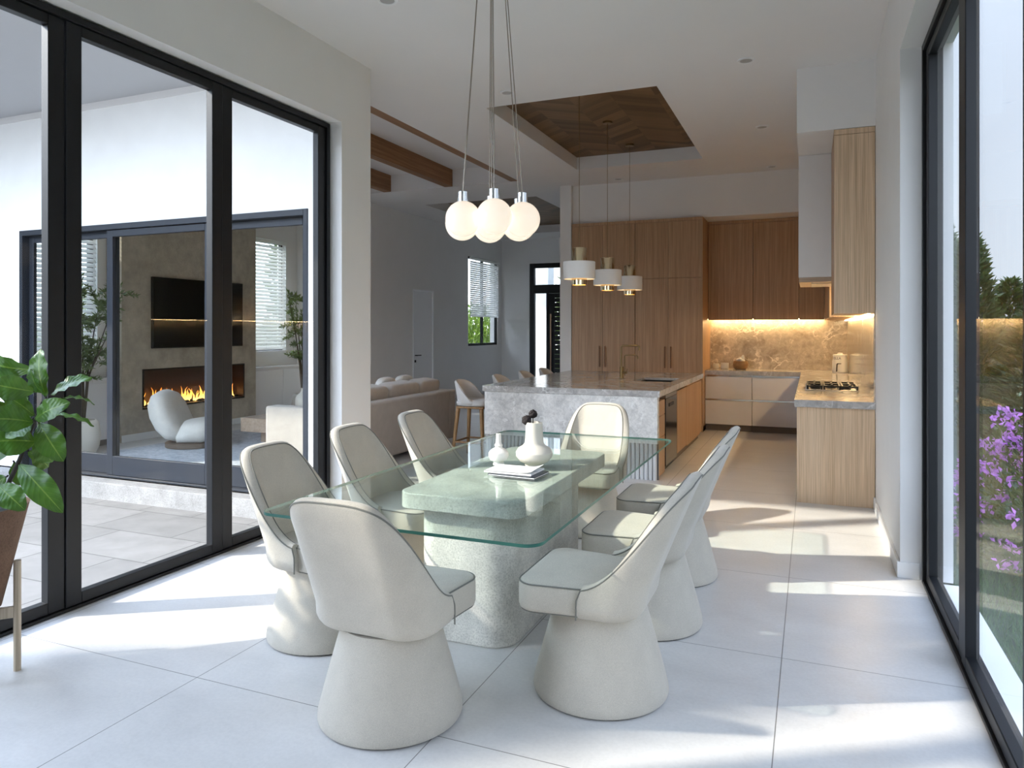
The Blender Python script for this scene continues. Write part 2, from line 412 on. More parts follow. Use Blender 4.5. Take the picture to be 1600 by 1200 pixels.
DY0, DY1, DH = -.77, 5.069, 3.29
struct('wall_left', wall_x(MB(), -3.90,-3.66, -2.6,5.516, 0,H, [(DY0-.02,5.085,0,DH+.012)]), WHITE, 'white wall around the left sliding doors', 'wall')
struct('wall_right', wall_x(MB(), .512,.80, -2.6,12.3, 0,H, [(DY0-.02,5.109,0,DH+.012)]), WHITE, 'white wall around the right sliding doors', 'wall')
struct('wall_rear', MB().box(-3.9,-2.7,0,.80,-2.6,H), WHITE, 'white wall behind the dining area', 'wall')
struct('wall_back', MB().box(-3.56,12.1,0,.512,12.3,H), WHITE, 'white wall behind the kitchen units', 'wall')
struct('wall_partition', MB().box(-3.79,11.2,0,-3.60,17.4,H), WHITE, 'white partition wall end beside the tall oak cabinets', 'wall')
struct('wall_bulkhead', MB().box(-3.60,11.3,3.262,-.122,12.1,H).box(-.122,6.98,3.316,.512,12.1,H), WHITE, 'white bulkhead above the kitchen cabinets', 'wall')
struct('wall_facade', wall_y(MB(), 5.40,5.516, -12.5,-3.90, -.4,4.3, [(-8.231,-4.255,0,2.66)]), STUCCO, 'bright white outside wall around the courtyard sliding doors', 'wall')
struct('wall_fireplace', wall_x(MB(), -9.2,-9.0, 5.516,11.1, 0,H+.28, [(5.85,6.95,1.17,3.17),(9.66,10.78,1.17,3.17)]), WHITE, 'white living room wall behind the fireplace', 'wall')
struct('wall_step', MB().box(-9.2,11.1,0,-7.5,11.25,H), WHITE, 'short white wall at the end of the window niche', 'wall')
struct('wall_living', wall_x(MB(), -7.72,-7.5, 11.25,17.4, 0,H, [(15.40,17.15,1.16,3.30),(12.83,13.70,0,2.38)]), WHITE, 'long white wall with the flush door and blind window', 'wall')
struct('wall_front', wall_y(MB(), 17.4,17.6, -7.72,.8, 0,H, [(-6.72,-5.05,0,3.25)]), WHITE, 'white wall around the black front door', 'wall')
# baseboards
struct('baseboard_right', MB().box(.494,5.109,0,.512,6.975,.10).box(.494,5.096,0,.62,5.109,.10), TRIMW, 'white baseboard along the right wall', 'baseboard', bevel=.003)
struct('baseboard_partition', MB().box(-3.79,11.185,0,-3.60,11.2,.10), TRIMW, 'white baseboard on the partition end', 'baseboard')
struct('baseboard_living', MB().box(-7.5,11.25,0,-7.485,12.79,.10).box(-7.5,13.74,0,-7.485,17.39,.10), TRIMW, 'white baseboard along the long living room wall', 'baseboard')
struct('baseboard_chimney', MB().box(-8.70,7.08,.003,-8.685,9.66,.10), TRIMW, 'white baseboard along the plaster chimney breast', 'baseboard')

# ------------------------------------------------------------------ sliding doors
def slide_panel(par, ax, fx, a0, a1, z0, z1, th, stile, brail, trail, fm, other):
    """one panel: frame part with pane sub-part.  ax 'X': panel lies in plane X=fx."""
    def bx(mb, p0, p1, q0, q1, t0, t1):
        if ax == 'X': mb.box(t0,p0,q0,t1,p1,q1)
        else: mb.box(p0,t0,q0,p1,t1,q1)
    t0, t1 = fx-th/2, fx+th/2
    m = MB()
    bx(m,a0,a0+stile,z0,z1,t0,t1); bx(m,a1-stile,a1,z0,z1,t0,t1)
    bx(m,a0+stile,a1-stile,z0,z0+brail,t0,t1); bx(m,a0+stile,a1-stile,z1-trail,z1,t0,t1)
    fr = obj('panel_frame', m, fm, par, bevel=.004)
    g = MB(); bx(g,a0+stile-.008,a1-stile+.008,z0+brail-.008,z1-trail+.008,fx-.006,fx+.006)
    obj('pane', g, GLASS, fr, smooth=None)
    b = MB()                                       # slim glazing bead
    for s in (t0-.0, t1-.008):
        pass
    return fr
def slider(name, label, X, side, fm):
    o = sempty(name, label, 'sliding door', (X, (DY0+DY1)/2, 0))
    m = MB()
    x0, x1 = (X-.11, X) if side < 0 else (X, X+.11)
    m.box(x0,DY0,0,x1,DY0+.04,DH).box(x0,DY1-.04,0,x1,DY1,DH).box(x0,DY0+.04,DH-.04,x1,DY1-.04,DH).box(x0,DY0+.04,0,x1,DY1-.04,.018)
    obj('frame', m, fm, o, bevel=.003)
    js = [DY0+.042, .40, 1.565, 2.727, 3.872, DY1-.042]
    for i,(a,b) in enumerate(zip(js,js[1:])):
        xc = X + side*(.04 if i % 2 else .046)
        slide_panel(o,'X',xc,a+.002,b-.002,.02,DH-.043,.056,.093,.062,.058,fm,None)
    return o
slider('door_1', 'tall black framed sliding glass doors onto the courtyard', -3.765, -1, BLACKF)
slider('door_2', 'tall black framed sliding glass doors onto the garden hedge', .625, 1, BLACKF)
# courtyard / living room slider
d3 = sempty('door_3', 'slate blue framed sliding doors between courtyard and living room', 'sliding door', (-6.24,5.46,0))
m = MB().box(-8.229,5.39,.0,-8.18,5.51,2.658).box(-4.306,5.39,0,-4.257,5.51,2.658).box(-8.18,5.39,2.60,-4.306,5.51,2.658).box(-8.18,5.39,0,-4.306,5.51,.02)
obj('frame', m, BLUEF, d3, bevel=.003)
slide_panel(d3,'Y',5.485,-8.175,-6.79,.022,2.595,.04,.075,.20,.07,BLUEF,None)
slide_panel(d3,'Y',5.435,-6.87,-5.43,.022,2.595,.045,.085,.20,.07,BLUEF,None)
slide_panel(d3,'Y',5.485,-5.50,-4.31,.022,2.595,.04,.06,.20,.07,BLUEF,None)
# courtyard ground, kerb, patio roof
struct('terrace', MB().box(-13,-8,-.5,-3.92,5.28,-.185), PAVER, 'grey stone paved courtyard floor', 'terrace')['kind'] = 'structure'
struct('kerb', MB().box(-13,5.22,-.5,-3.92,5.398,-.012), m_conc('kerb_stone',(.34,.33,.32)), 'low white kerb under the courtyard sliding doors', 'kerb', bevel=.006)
struct('ledge', MB().box(-3.92,-2.6,-.5,-3.865,5.28,-.012), STUCCO, 'narrow white threshold outside the left sliding doors', 'threshold')
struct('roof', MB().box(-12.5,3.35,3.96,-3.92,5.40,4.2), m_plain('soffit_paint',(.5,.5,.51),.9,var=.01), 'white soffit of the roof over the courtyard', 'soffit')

# ------------------------------------------------------------------ windows with blinds
def window_x(name, label, X, y0, y1, z0, z1, mul=True):
    o = sempty(name, label, 'window', (X,(y0+y1)/2,z0))
    t = .06; m = MB()
    m.box(X-.05,y0,z0,X,y0+t,z1).box(X-.05,y1-t,z0,X,y1,z1).box(X-.05,y0+t,z0,X,y1-t,z0+t).box(X-.05,y0+t,z1-t,X,y1-t,z1)
    ym = (y0+y1)/2
    if mul: m.box(X-.05,ym-.04,z0+t,X,ym+.04,z1-t)
    obj('window_frame', m, BLACKF, o, bevel=.003)
    if mul:
        for a,b in ((y0+t,ym-.04),(ym+.04,y1-t)):
            obj('pane', MB().box(X-.03,a,z0+t,X-.022,b,z1-t), GLASS, o, smooth=None)
    else:
        obj('pane', MB().box(X-.03,y0+t,z0+t,X-.022,y1-t,z1-t), GLASS, o, smooth=None)
    return o
window_x('window_1','black framed window at the far end, half covered by a blind', -7.53, 15.40, 17.15, 1.16, 3.30)
window_x('window_2','blind covered window beside the fireplace, nearer the courtyard', -9.08, 5.85, 6.95, 1.17, 3.17, False)
window_x('window_3','blind covered window on the far side of the fireplace', -9.08, 9.66, 10.78, 1.17, 3.17, False)
BLINDM, nt = newmat('blind_white'); b_ = principled(nt,(.88,.88,.87),.5)
tr_ = N(nt,'ShaderNodeBsdfTranslucent'); tr_.inputs[0].default_value = (.9,.9,.9,1); mx_ = N(nt,'ShaderNodeMixShader'); mx_.inputs[0].default_value = .4
ou_ = [x for x in nt.nodes if x.type=='OUTPUT_MATERIAL'][0]; nt.links.new(b_.outputs[0],mx_.inputs[1]); nt.links.new(tr_.outputs[0],mx_.inputs[2]); nt.links.new(mx_.outputs[0],ou_.inputs[0])
def blind(label, X, y0, y1, zb, zt, pitch, tilt, w=.05):
    o = thing('venetian_blind', label, 'blind', (X,(y0+y1)/2,zb), 'white slatted blinds')
    obj('head_rail', MB().box(X-.02,y0,zt-.05,X+.035,y1,zt), BLINDM, o, bevel=.003)
    obj('bottom_rail', MB().box(X-.018,y0,zb,X+.022,y1,zb+.025), BLINDM, o, bevel=.003)
    m = MB(); z = zb+.05
    while z < zt-.07:
        m.obox((X,(y0+y1)/2,z), w, y1-y0-.01, .003, 0, 0, tilt); z += pitch
    obj('slats', m, BLINDM, o, smooth=None)
    c = MB()
    for f in (.15,.5,.85):
        yy = y0+(y1-y0)*f; c.tube([(X+.026,yy,zb+.02),(X+.026,yy,zt-.04)], .0022, 5)
    obj('ladder_cord', c, BLINDM, o)
    return o
blind('white slatted blind pulled halfway down the far black window', -7.46, 15.42, 17.13, 1.86, 3.27, .05, 1.12)
blind('white slatted blind beside the fireplace behind the nearer olive tree', -8.99, 5.88, 6.92, 1.19, 3.15, .062, .95, .066)
blind('white slatted blind to the right of the wall television', -8.99, 9.69, 10.75, 1.19, 3.15, .062, .95, .066)
# flush interior door
d4 = sempty('door_4','plain white flush interior door on the long living room wall','door',(-7.53,13.265,0))
obj('door_leaf', MB().box(-7.56,12.865,.005,-7.515,13.665,2.345), m_plain('door_white',(.86,.87,.89),.4,var=0), d4, bevel=.003)
obj('door_frame', MB().box(-7.6,12.832,0,-7.488,12.862,2.378).box(-7.6,13.668,0,-7.488,13.698,2.378).box(-7.6,12.862,2.348,-7.488,13.668,2.378), m_plain('door_frame_white',(.9,.91,.93),.4,var=0), d4, bevel=.003)
h = obj('door_handle', MB().tube([(-7.515,12.95,1.02),(-7.455,12.95,1.02),(-7.455,13.09,1.02)],.011,8).lathe([(.028,0),(.028,.01)],(0,0,0),16).xf(Matrix.Identity(4)), BLACK, d4)
h.data.vertices  # handle with rose
obj('escutcheon', MB().obox((-7.51,12.95,.9),.012,.05,.05), BLACK, d4, bevel=.002)
# front door
d5 = sempty('door_5','tall black front door with glazed sidelight, fanlight and slatted leaf','door',(-5.65,17.45,0))
m = MB()
for a,b in ((-6.72,-6.60),(-6.27,-6.21),(-5.17,-5.05)): m.box(a,17.42,0,b,17.54,2.48 if a == -6.27 else 3.25)
m.box(-6.60,17.42,3.13,-5.17,17.54,3.25).box(-6.60,17.42,2.48,-5.17,17.54,2.70).box(-6.60,17.42,0,-6.27,17.54,.05)
obj('frame', m, BLACKF, d5, bevel=.003)
obj('sidelight_pane', MB().box(-6.60,17.47,.05,-6.27,17.48,2.48), GLASS, d5, smooth=None)
obj('fanlight_pane', MB().box(-6.60,17.47,2.70,-5.17,17.48,3.13), GLASS, d5, smooth=None)
m = MB().box(-6.205,17.44,.02,-6.05,17.50,2.475).box(-5.27,17.44,.02,-5.175,17.50,2.475).box(-6.05,17.44,.02,-5.27,17.50,.2).box(-6.05,17.44,2.36,-5.27,17.50,2.475)
z = .212
while z < 2.33: m.box(-6.05,17.445,z,-5.27,17.495,z+.102); z += .120
lf = obj('door_leaf', m, BLACKF, d5, bevel=.002)
hx = -6.13
obj('pull_handle', MB().tube([(hx,17.37,.45),(hx,17.37,1.95)],.02,10).tube([(hx,17.37,.6),(hx,17.44,.6)],.01,8).tube([(hx,17.37,1.8),(hx,17.44,1.8)],.01,8), m_plain('handle_copper',(.5,.33,.22),.35,.7), lf)

# ------------------------------------------------------------------ dining chairs
def lerp_tab(tab, s):
    for (a,p),(b,q) in zip(tab,tab[1:]):
        if s <= b:
            t = (s-a)/(b-a) if b > a else 0; t = max(0,min(1,t)); return p+(q-p)*t
    return tab[-1][1]
def smooth_tab(tab, s, d=.012):
    return sum(lerp_tab(tab, max(0,s+k*d)) for k in (-2,-1,0,1,2))/5
CH_AB, CH_HW, CH_RC, CH_XF = .225, .276, .155, .025
CH_TOP = [(0,.948),(.08,.947),(.14,.940),(.185,.922),(.225,.886),(.26,.832),(.29,.765),(.32,.69),(.35,.62),(.385,.562),(.42,.532),(.45,.518),(.49,.512)]
def chair_path(s):
    L1 = CH_HW-CH_RC; L2 = CH_RC*PI/2
    a = abs(s); sg = 1 if s >= 0 else -1
    if a <= L1: p = (-CH_AB, a); n = (-1,0)
    elif a <= L1+L2:
        t = (a-L1)/CH_RC; p = (-CH_AB+CH_RC-CH_RC*math.cos(t), CH_HW-CH_RC+CH_RC*math.sin(t)); n = (-math.cos(t), math.sin(t))
    else: p = (-CH_AB+CH_RC+(a-L1-L2), CH_HW); n = (0,1)
    return (p[0], p[1]*sg), (n[0], n[1]*sg)
def chair_pt(s, z, inset):
    (x,y),(nx,ny) = chair_path(s)
    k = max(0, z-.46)
    lean = -.385*k - .06*k*k
    w = 1.0
    return (x-nx*inset+lean*w, y-ny*inset*1.0, z)
def make_chair():
    LT = (CH_HW-CH_RC)+CH_RC*PI/2+(CH_XF+CH_AB-CH_RC)
    ns = 72; r = .0285
    rows = []
    for i in range(ns+1):
        s = -LT+2*LT*i/ns
        zt = smooth_tab(CH_TOP, abs(s))
        col = [chair_pt(s,.374,.13),chair_pt(s,.372,.06),chair_pt(s,.378,.040),chair_pt(s,.390,.021),chair_pt(s,.406,.008),chair_pt(s,.425,0)]
        zr = zt-r
        for k in range(1,9): col.append(chair_pt(s,.425+(zr-.425)*k/8,0))
        for k in range(1,8):
            a = PI*k/8; col.append(chair_pt(s, zr+r*math.sin(a), r-r*math.cos(a)))
        zi = min(.46, zr-.03)
        for k in range(0,7): col.append(chair_pt(s, zr+(zi-zr)*k/6, 2*r))
        rows.append(col)
    shell = MB().loft(rows, False, False, False)
    n = len(rows[0])
    shell.f.append(tuple(range(n))); shell.m.append(0)
    b = ns*n; shell.f.append(tuple(reversed(range(b,b+n)))); shell.m.append(0)
    pipe = MB()
    for ang in (PI*.16, PI*.84):
        pts = []
        for i in range(ns+1):
            s = -LT+2*LT*i/ns; zr = smooth_tab(CH_TOP, abs(s))-r
            pts.append(Vector(chair_pt(s, zr+r*math.sin(ang)+.001, r-(r+.0005)*math.cos(ang))))
        if ang < 1:
            e0 = [Vector(chair_pt(-LT, .385+(.49-.385)*k/4, -.001)) for k in range(4)]
            e1 = [Vector(chair_pt(LT, .385+(.49-.385)*k/4, -.001)) for k in range(3,-1,-1)]
            pts = e0+pts+e1
        pipe.tube(pts, .0034, 6)
    # cushion
    def plan(ins):
        out = []
        x0, x1, hw, rf, rb = -.20, .302, .268, .085, .15
        for cx, cy, a0, rr in ((x1-rf,-hw+rf,-PI/2,rf),(x1-rf,hw-rf,0,rf),(x0+rb,hw-.03-rb,PI/2,rb),(x0+rb,-hw+.03+rb,PI,rb)):
            for i in range(9):
                a = a0+PI/2*i/8; out.append((cx+(rr-min(ins,rr*.95))*math.cos(a)*(1 if ins < rr else 1), cy+(rr-min(ins,rr*.95))*math.sin(a)))
        if ins > .08:
            k = 1-(ins-.08)*3.2; out = [(.05+(x-.05)*k, y*k) for x,y in out]
        return out
    cu = MB(); prof = [(.05,.378),(.016,.381),(.004,.390),(0,.402),(0,.482),(.004,.496),(.014,.504),(.04,.508),(.075,.511),(.16,.514),(.26,.516)]
    cu.loft([[(x,y,z) for x,y in plan(i_)] for i_,z in prof], True, True, True)
    cp = MB().tube([(x,y,.4975) for x,y in plan(.0035)], .0036, 6, True)
    cp.tube([(x,y,.384) for x,y in plan(.010)], .003, 6, True)
    base = MB().lathe([(.278,.004),(.288,.008),(.291,.018),(.288,.045),(.268,.12),(.246,.20),(.222,.285),(.203,.352),(.197,.373)], n=56)
    gl = MB().lathe([(.276,0),(.276,.006)], n=48)
    t = thing('dining_chair', 'chair', 'chair', (0,0,0), 'cream dining chairs around the glass table')
    sh = obj('backrest', shell, CHAIR, t, smooth=60); obj('piping', pipe, PIPE, sh, smooth=80)
    sc = obj('seat_cushion', cu, CHAIR, t, smooth=50); obj('piping', cp, PIPE, sc, smooth=80)
    obj('base', base, CHAIR, t, smooth=40); obj('floor_glide', gl, BLACK, t, smooth=40)
    return t
chair0 = make_chair()
CH = [(-1.58,2.53,PI/2,'cream chair at the near short end of the glass table, its back towards us'),
      (-.847,3.05,PI,'cream chair on the kitchen side of the glass table, nearest to us'),
      (-.815,3.85,PI,'cream chair on the kitchen side of the glass table, middle of three'),
      (-.83,4.64,PI,'cream chair on the kitchen side of the glass table, nearest the island'),
      (-2.30,3.06,0,'cream chair on the courtyard side of the glass table, nearest to us'),
      (-2.34,3.86,0,'cream chair on the courtyard side of the glass table, middle of three'),
      (-2.36,4.68,0,'cream chair on the courtyard side of the glass table, nearest the sofa'),
      (-1.60,5.42,-PI/2,'cream chair at the far end of the glass table, backed by the marble island')]
for i,(x,y,rz,lb) in enumerate(CH):
    if i == 0:
        chair0.location = (x,y,0); chair0.rotation_euler = (0,0,rz); chair0['label'] = lb
    else: dup(chair0,(x,y,0),rz,lb)

# ------------------------------------------------------------------ dining table
tb = thing('dining_table','glass topped dining table on a thick stone slab and pedestal','table',(-1.6,3.9,0))
TG = m_glass('table_glass', (.92,.972,.955), f0=.03, mx=.55)
m, nt = newmat('glass_edge'); b_ = principled(nt, (.02,.13,.105), .35, 0, .4); b_.inputs['Transmission Weight'].default_value = .35
TE = m
g = MB().prism(rrect(-2.25,2.505,-.935,5.32,.07,8), .737,.750, 0, 1)
obj('glass_top', g, [TG,TE], tb, smooth=30)
obj('slab', MB().prism(rrect(-1.93,3.13,-1.25,4.68,.09,8), .655,.7365), TABLEC, tb, bevel=.006, smooth=40)
obj('pedestal', MB().prism(rrect(-1.86,3.20,-1.34,4.42,.13,10), .0,.6545), TABLEC, tb, bevel=.008, smooth=40)
# things on the table
GZ = .7505
v1 = tag(obj('vase', MB().lathe([(.0,.004),(.045,0),(.055,.006),(.05,.012),(.085,.03),(.106,.058),(.108,.082),(.094,.105),(.066,.122),(.056,.135),(.053,.16),(.050,.215),(.049,.255),(.045,.257),(.043,.25),(.046,.16),(.05,.1),(.0,.06)], (-1.503,3.97,GZ), 40, False, False), CERAM, origin=(-1.503,3.97,GZ)),
   'large wide bellied cream vase holding two dark blooms on the glass table', 'vase')
v2 = tag(obj('vase', MB().lathe([(.0,.003),(.028,0),(.034,.005),(.028,.022),(.048,.032),(.060,.056),(.058,.078),(.040,.096),(.022,.104),(.020,.112),(.026,.118),(.020,.126),(.016,.135),(.015,.185),(.013,.187),(.011,.17),(.0,.12)], (-1.705,3.91,GZ), 36, False, False), CERAMW, origin=(-1.705,3.91,GZ)),
   'small slender necked white vase beside the magazines on the glass table', 'vase')
BLOOM = m_plain('dark_bloom', (.012,.0065,.007), .8, var=.3, nscale=40)
rnd = random.Random(3)
def bloom(c, r, label, seed):
    rn = random.Random(seed)
    t = thing('dried_flower', label, 'flower', (-1.503,3.97,GZ+.09), 'dark blooms in the large vase')
    obj('stem', MB().tube([(-1.503+(c[0]+1.503)*.2,3.97,GZ+.09),(c[0]*.6-1.503*.4,c[1]*.6+3.97*.4,GZ+.2),(c[0],c[1],c[2]-r*.7)],.003,6), STEMM, t)
    m = MB()
    for k in range(26):
        z = 1-2*(k+.5)/26; a = k*2.4; q = math.sqrt(1-z*z)
        d = Vector((q*math.cos(a),q*math.sin(a),z))
        M = d.to_track_quat('Z','Y').to_matrix()
        m.ellipsoid(Vector(c)+d*r*.62, r*.5*rn.uniform(.7,1.1), r*.42, r*.22, 8, 6, M=M @ Matrix.Rotation(rn.uniform(-.6,.6),3,'X'))
    m.ellipsoid(c, r*.7,r*.7,r*.7, 12, 8)
    obj('flower_head', m, BLOOM, t, smooth=60)
bloom((-1.545,3.955,1.018), .034, 'lower dark dried bloom leaning left out of the large vase', 1)
bloom((-1.517,3.985,1.052), .03, 'upper dark dried bloom standing above the large vase', 2)
MAGB = m_plain('magazine_cover_dark',(.012,.017,.035),.3,var=0); PAPER = m_plain('paper',(.85,.86,.86),.5,var=0)
def m_cover():
    m, nt = newmat('magazine_cover_light'); b = principled(nt,(.88,.88,.88),.35); v = coords(nt,(1,1,1))
    n = noise(nt, coords(nt,(9,16,1)), 1.3, 3); r = ramp(nt,[(.60,(.90,.90,.90)),(.70,(.55,.57,.62)),(.8,(.16,.17,.2))]); nt.links.new(n.outputs[0], r.inputs[0]); nt.links.new(r.outputs[0], b.inputs['Base Color']); return m
def magazine(x,y,z,rz,label,cov,curl):
    t = thing('magazine', label, 'magazine', (x,y,z), 'magazines on the glass table')
    M = Matrix.Translation((x,y,z)) @ Matrix.Rotation(rz,4,'Z')
    obj('pages', MB().box(-.138,-.0985,.0015,.138,.098,.0065).xf(M), PAPER, t, smooth=None)
    n = 14; rows = []
    for k,zz in ((0,.0085),(1,.0105)):
        for i in range(n+1):
            xx = -.14+.28*i/n; up = curl*max(0,(xx-.06)/.08)**2
            rows.append([(xx,-.1,zz+up*.55),(xx,.1,zz+up)])
    c = MB().loft(rows[:n+1], False).loft(rows[n+1:], False, flip=True)
    c.box(-.14,-.1,0,.14,.1,.0015); c.box(-.1405,-.1,0,-.138,.1,.0105); c.box(-.14,-.1,.0068,.14,.1,.0085)
    obj('cover', c.xf(M), cov, t, smooth=None)
magazine(-1.497,3.712,GZ,-.06,'dark covered magazine underneath the white one on the glass table',MAGB,.0)
magazine(-1.533,3.738,GZ+.011,-.02,'white covered magazine with a curled corner on top of the dark one',m_cover(),.02)

# ------------------------------------------------------------------ globe chandelier
ch = thing('chandelier','cluster of glowing white glass globes hung on thin wires over the table','chandelier',(-1.655,3.70,2.05))
GLOBE = m_emit('opal_glow',(1,.80,.60),1.0)
def m_globe():
    m, nt = newmat('opal_globe'); b = principled(nt,(.86,.82,.76),.18,0,.5)
    b.inputs['Emission Color'].default_value = (1,.80,.60,1); b.inputs['Emission Strength'].default_value = .22
    return m
OPAL = m_globe(); WIRE = m_plain('wire',(.32,.27,.22),.35,.7,var=0)
cx, cy, gz, gr = -1.655, 3.70, 2.155, .0965
obj('canopy', MB().cyl((cx,cy,H-.03),.13,.029,36), CHROME, ch, bevel=.004)
pos = [(0,0)]+[(.188*math.cos(a),.188*math.sin(a)) for a in [math.radians(-65.9+4+60*k) for k in range(6)]]
for dx,dy in pos:
    zz = gz if (dx or dy) else gz-.005
    gl = obj('globe', MB().ellipsoid((cx+dx,cy+dy,zz),gr,gr,gr,36,20), OPAL, ch, smooth=80)
    obj('cap', MB().cyl((cx+dx,cy+dy,zz+gr*.93),.027,.058,20), CHROME, gl, bevel=.003)
    obj('wire', MB().tube([(cx+dx,cy+dy,zz+gr+.045),(cx+dx*.3,cy+dy*.3,H-.02)],.0026,6), WIRE, ch)

# ------------------------------------------------------------------ island
isl = thing('kitchen_island','grey marble kitchen island with fluted base and oak cabinet side','island',(-2.43,9.0,0))
obj('end_panel', MB().box(-3.40,7.40,.375,-1.455,7.46,.857), MARBW, isl, bevel=.003)
FLUTE = m_plain('fluted_white',(.62,.62,.62),.5); m = MB()
x = -3.40; FD = m_plain('flute_gap',(.12,.12,.125),.7,var=0)
m.box(-3.40,7.45,0,-1.455,7.47,.372,1)
while x < -1.47:
    m.lathe([(.0205,.0),(.0205,.372)],(x+.0225,7.43,.001),12,mi=0); x += .045
obj('fluted_panel', m, [FLUTE,FD], isl, smooth=60)
obj('carcass', MB().box(-3.40,7.47,0,-1.52,7.85,.855).box(-3.40,7.85,0,-2.12,10.56,.855).box(-2.12,8.62,.06,-1.475,8.66,.62).box(-2.12,9.45,.06,-1.475,10.56,.855).box(-2.12,8.66,.06,-1.6,9.45,.62), OAK, isl, bevel=.002)
obj('plinth', MB().box(-1.56,8.56,0,-1.50,10.56,.09), PLINTH, isl)
obj('side_trim', MB().box(-1.52,7.462,0,-1.455,7.48,.855), MARBW, isl)
for z0,z1 in ((.02,.415),(.422,.64),(.647,.80)):
    obj('drawer', MB().box(-1.518,7.484,z0,-1.462,7.84,z1), OAK, isl, bevel=.002)
for y0,y1 in ((8.57,9.23),(9.236,9.896),(9.902,10.56)):
    obj('door', MB().box(-1.472,y0,.10,-1.452,y1,.83), OAK, isl, bevel=.002)
dw = thing('dishwasher','black dishwasher built into the oak side of the island','dishwasher',(-1.75,8.2,0))
obj('body', MB().box(-2.1,7.86,0,-1.53,8.55,.85), BLACK, dw)
fd = obj('door', MB().box(-1.527,7.86,.07,-1.455,8.55,.80), BLACKG, dw, bevel=.003)
obj('control_strip', MB().box(-1.53,7.86,.803,-1.455,8.55,.842), m_plain('steel_dark',(.35,.35,.36),.25,.9), dw, bevel=.002)
obj('handle', MB().box(-1.4545,8.05,.70,-1.450,8.32,.735), BLACK, fd)
obj('plinth', MB().box(-1.56,7.86,.001,-1.50,8.55,.065), BLACK, dw)
wt = MB(); SK = (-2.02,-1.56,8.72,9.42)
slab(wt,.859,.923,-3.42,-1.43,7.385,10.60,[SK])
tag(obj('island_worktop', wt, MARB, smooth=None, origin=(-2.43,9.0,.859)), 'polished grey marble worktop slab on the kitchen island', 'worktop')
a0,a1,b0,b1 = SK[0]+.002,SK[1]-.002,SK[2]+.002,SK[3]-.002
sk = MB().box(a0,b0,.69,a1,b1,.70).box(a0,b0,.70,a0+.012,b1,.894).box(a1-.012,b0,.70,a1,b1,.894).box(a0+.012,b0,.70,a1-.012,b0+.012,.894).box(a0+.012,b1-.012,.70,a1-.012,b1,.894)
tag(obj('sink', sk, m_plain('sink_black',(.012,.012,.013),.6,0,.2,var=0), smooth=None, origin=(-1.79,9.07,.69)), 'black undermount sink set into the island worktop', 'sink')
fx, fy = -2.26, 9.15; zc = .924
fa = thing('faucet','squared aged brass faucet with two spouts beside the island sink','faucet',(fx,fy,zc))
obj('body', MB().cyl((fx,fy,zc),.026,.15,20).cyl((fx,fy,zc),.032,.012,20), BRASS, fa, bevel=.002)
obj('tall_spout', MB().tube([(fx-.005,fy,zc+.13),(fx-.005,fy,zc+.40),(fx+.01,fy,zc+.42),(fx+.21,fy-.02,zc+.42),(fx+.23,fy-.022,zc+.41),(fx+.232,fy-.022,zc+.36)],.0125,10), BRASS, fa, smooth=60)
obj('low_spout', MB().tube([(fx+.035,fy+.01,zc+.03),(fx+.035,fy+.01,zc+.285),(fx+.05,fy+.01,zc+.298),(fx+.19,fy-.01,zc+.298),(fx+.21,fy-.012,zc+.285),(fx+.212,fy-.012,zc+.255)],.0085,8), BRASS, fa, smooth=60)
obj('lever', MB().tube([(fx+.02,fy-.01,zc+.07),(fx+.075,fy-.03,zc+.075)],.014,10).tube([(fx+.072,fy-.03,zc+.075),(fx+.082,fy-.034,zc+.125)],.006,8), BRASS, fa, smooth=60)

# ------------------------------------------------------------------ island pendants
def pendant(x,y,label):
    t = thing('pendant_lamp',label,'pendant lamp',(x,y,2.02),'white drum pendants over the island')
    obj('cord', MB().tube([(x,y,2.42),(x,y,H+.16)],.003,6), BRASS, t)
    obj('canopy', MB().cyl((x,y,H+.155),.06,.022,24), BRASS, t)
    obj('brass_tube', MB().lathe([(.078,2.025),(.083,2.025),(.083,2.41),(.078,2.42),(.0,2.42)],(x,y,0),32,False,False), BRASSP, t, smooth=40)
    obj('shade', MB().lathe([(.162,2.088),(.170,2.088),(.170,2.268),(.166,2.272),(.084,2.272),(.084,2.262),(.162,2.262),(.162,2.088)],(x,y,0),48,False,False), SHADEW, t, smooth=40)
    obj('bulb', MB().cyl((x,y,2.05),.07,.02,24), m_emit('warm_bulb',(1,.68,.35),6.0), t)
    obj('glow_ring', MB().lathe([(.09,2.20),(.155,2.20),(.155,2.215),(.09,2.215),(.09,2.20)],(x,y,0),32,False,False), m_emit('warm_ring',(1,.66,.34),3.0), t)
pendant(-2.285,7.39,'white drum pendant with brass tube over the island, nearest to us')
pendant(-2.285,8.54,'white drum pendant with brass tube over the island, middle of three')
pendant(-2.285,9.70,'white drum pendant with brass tube over the island, nearest the tall cabinets')

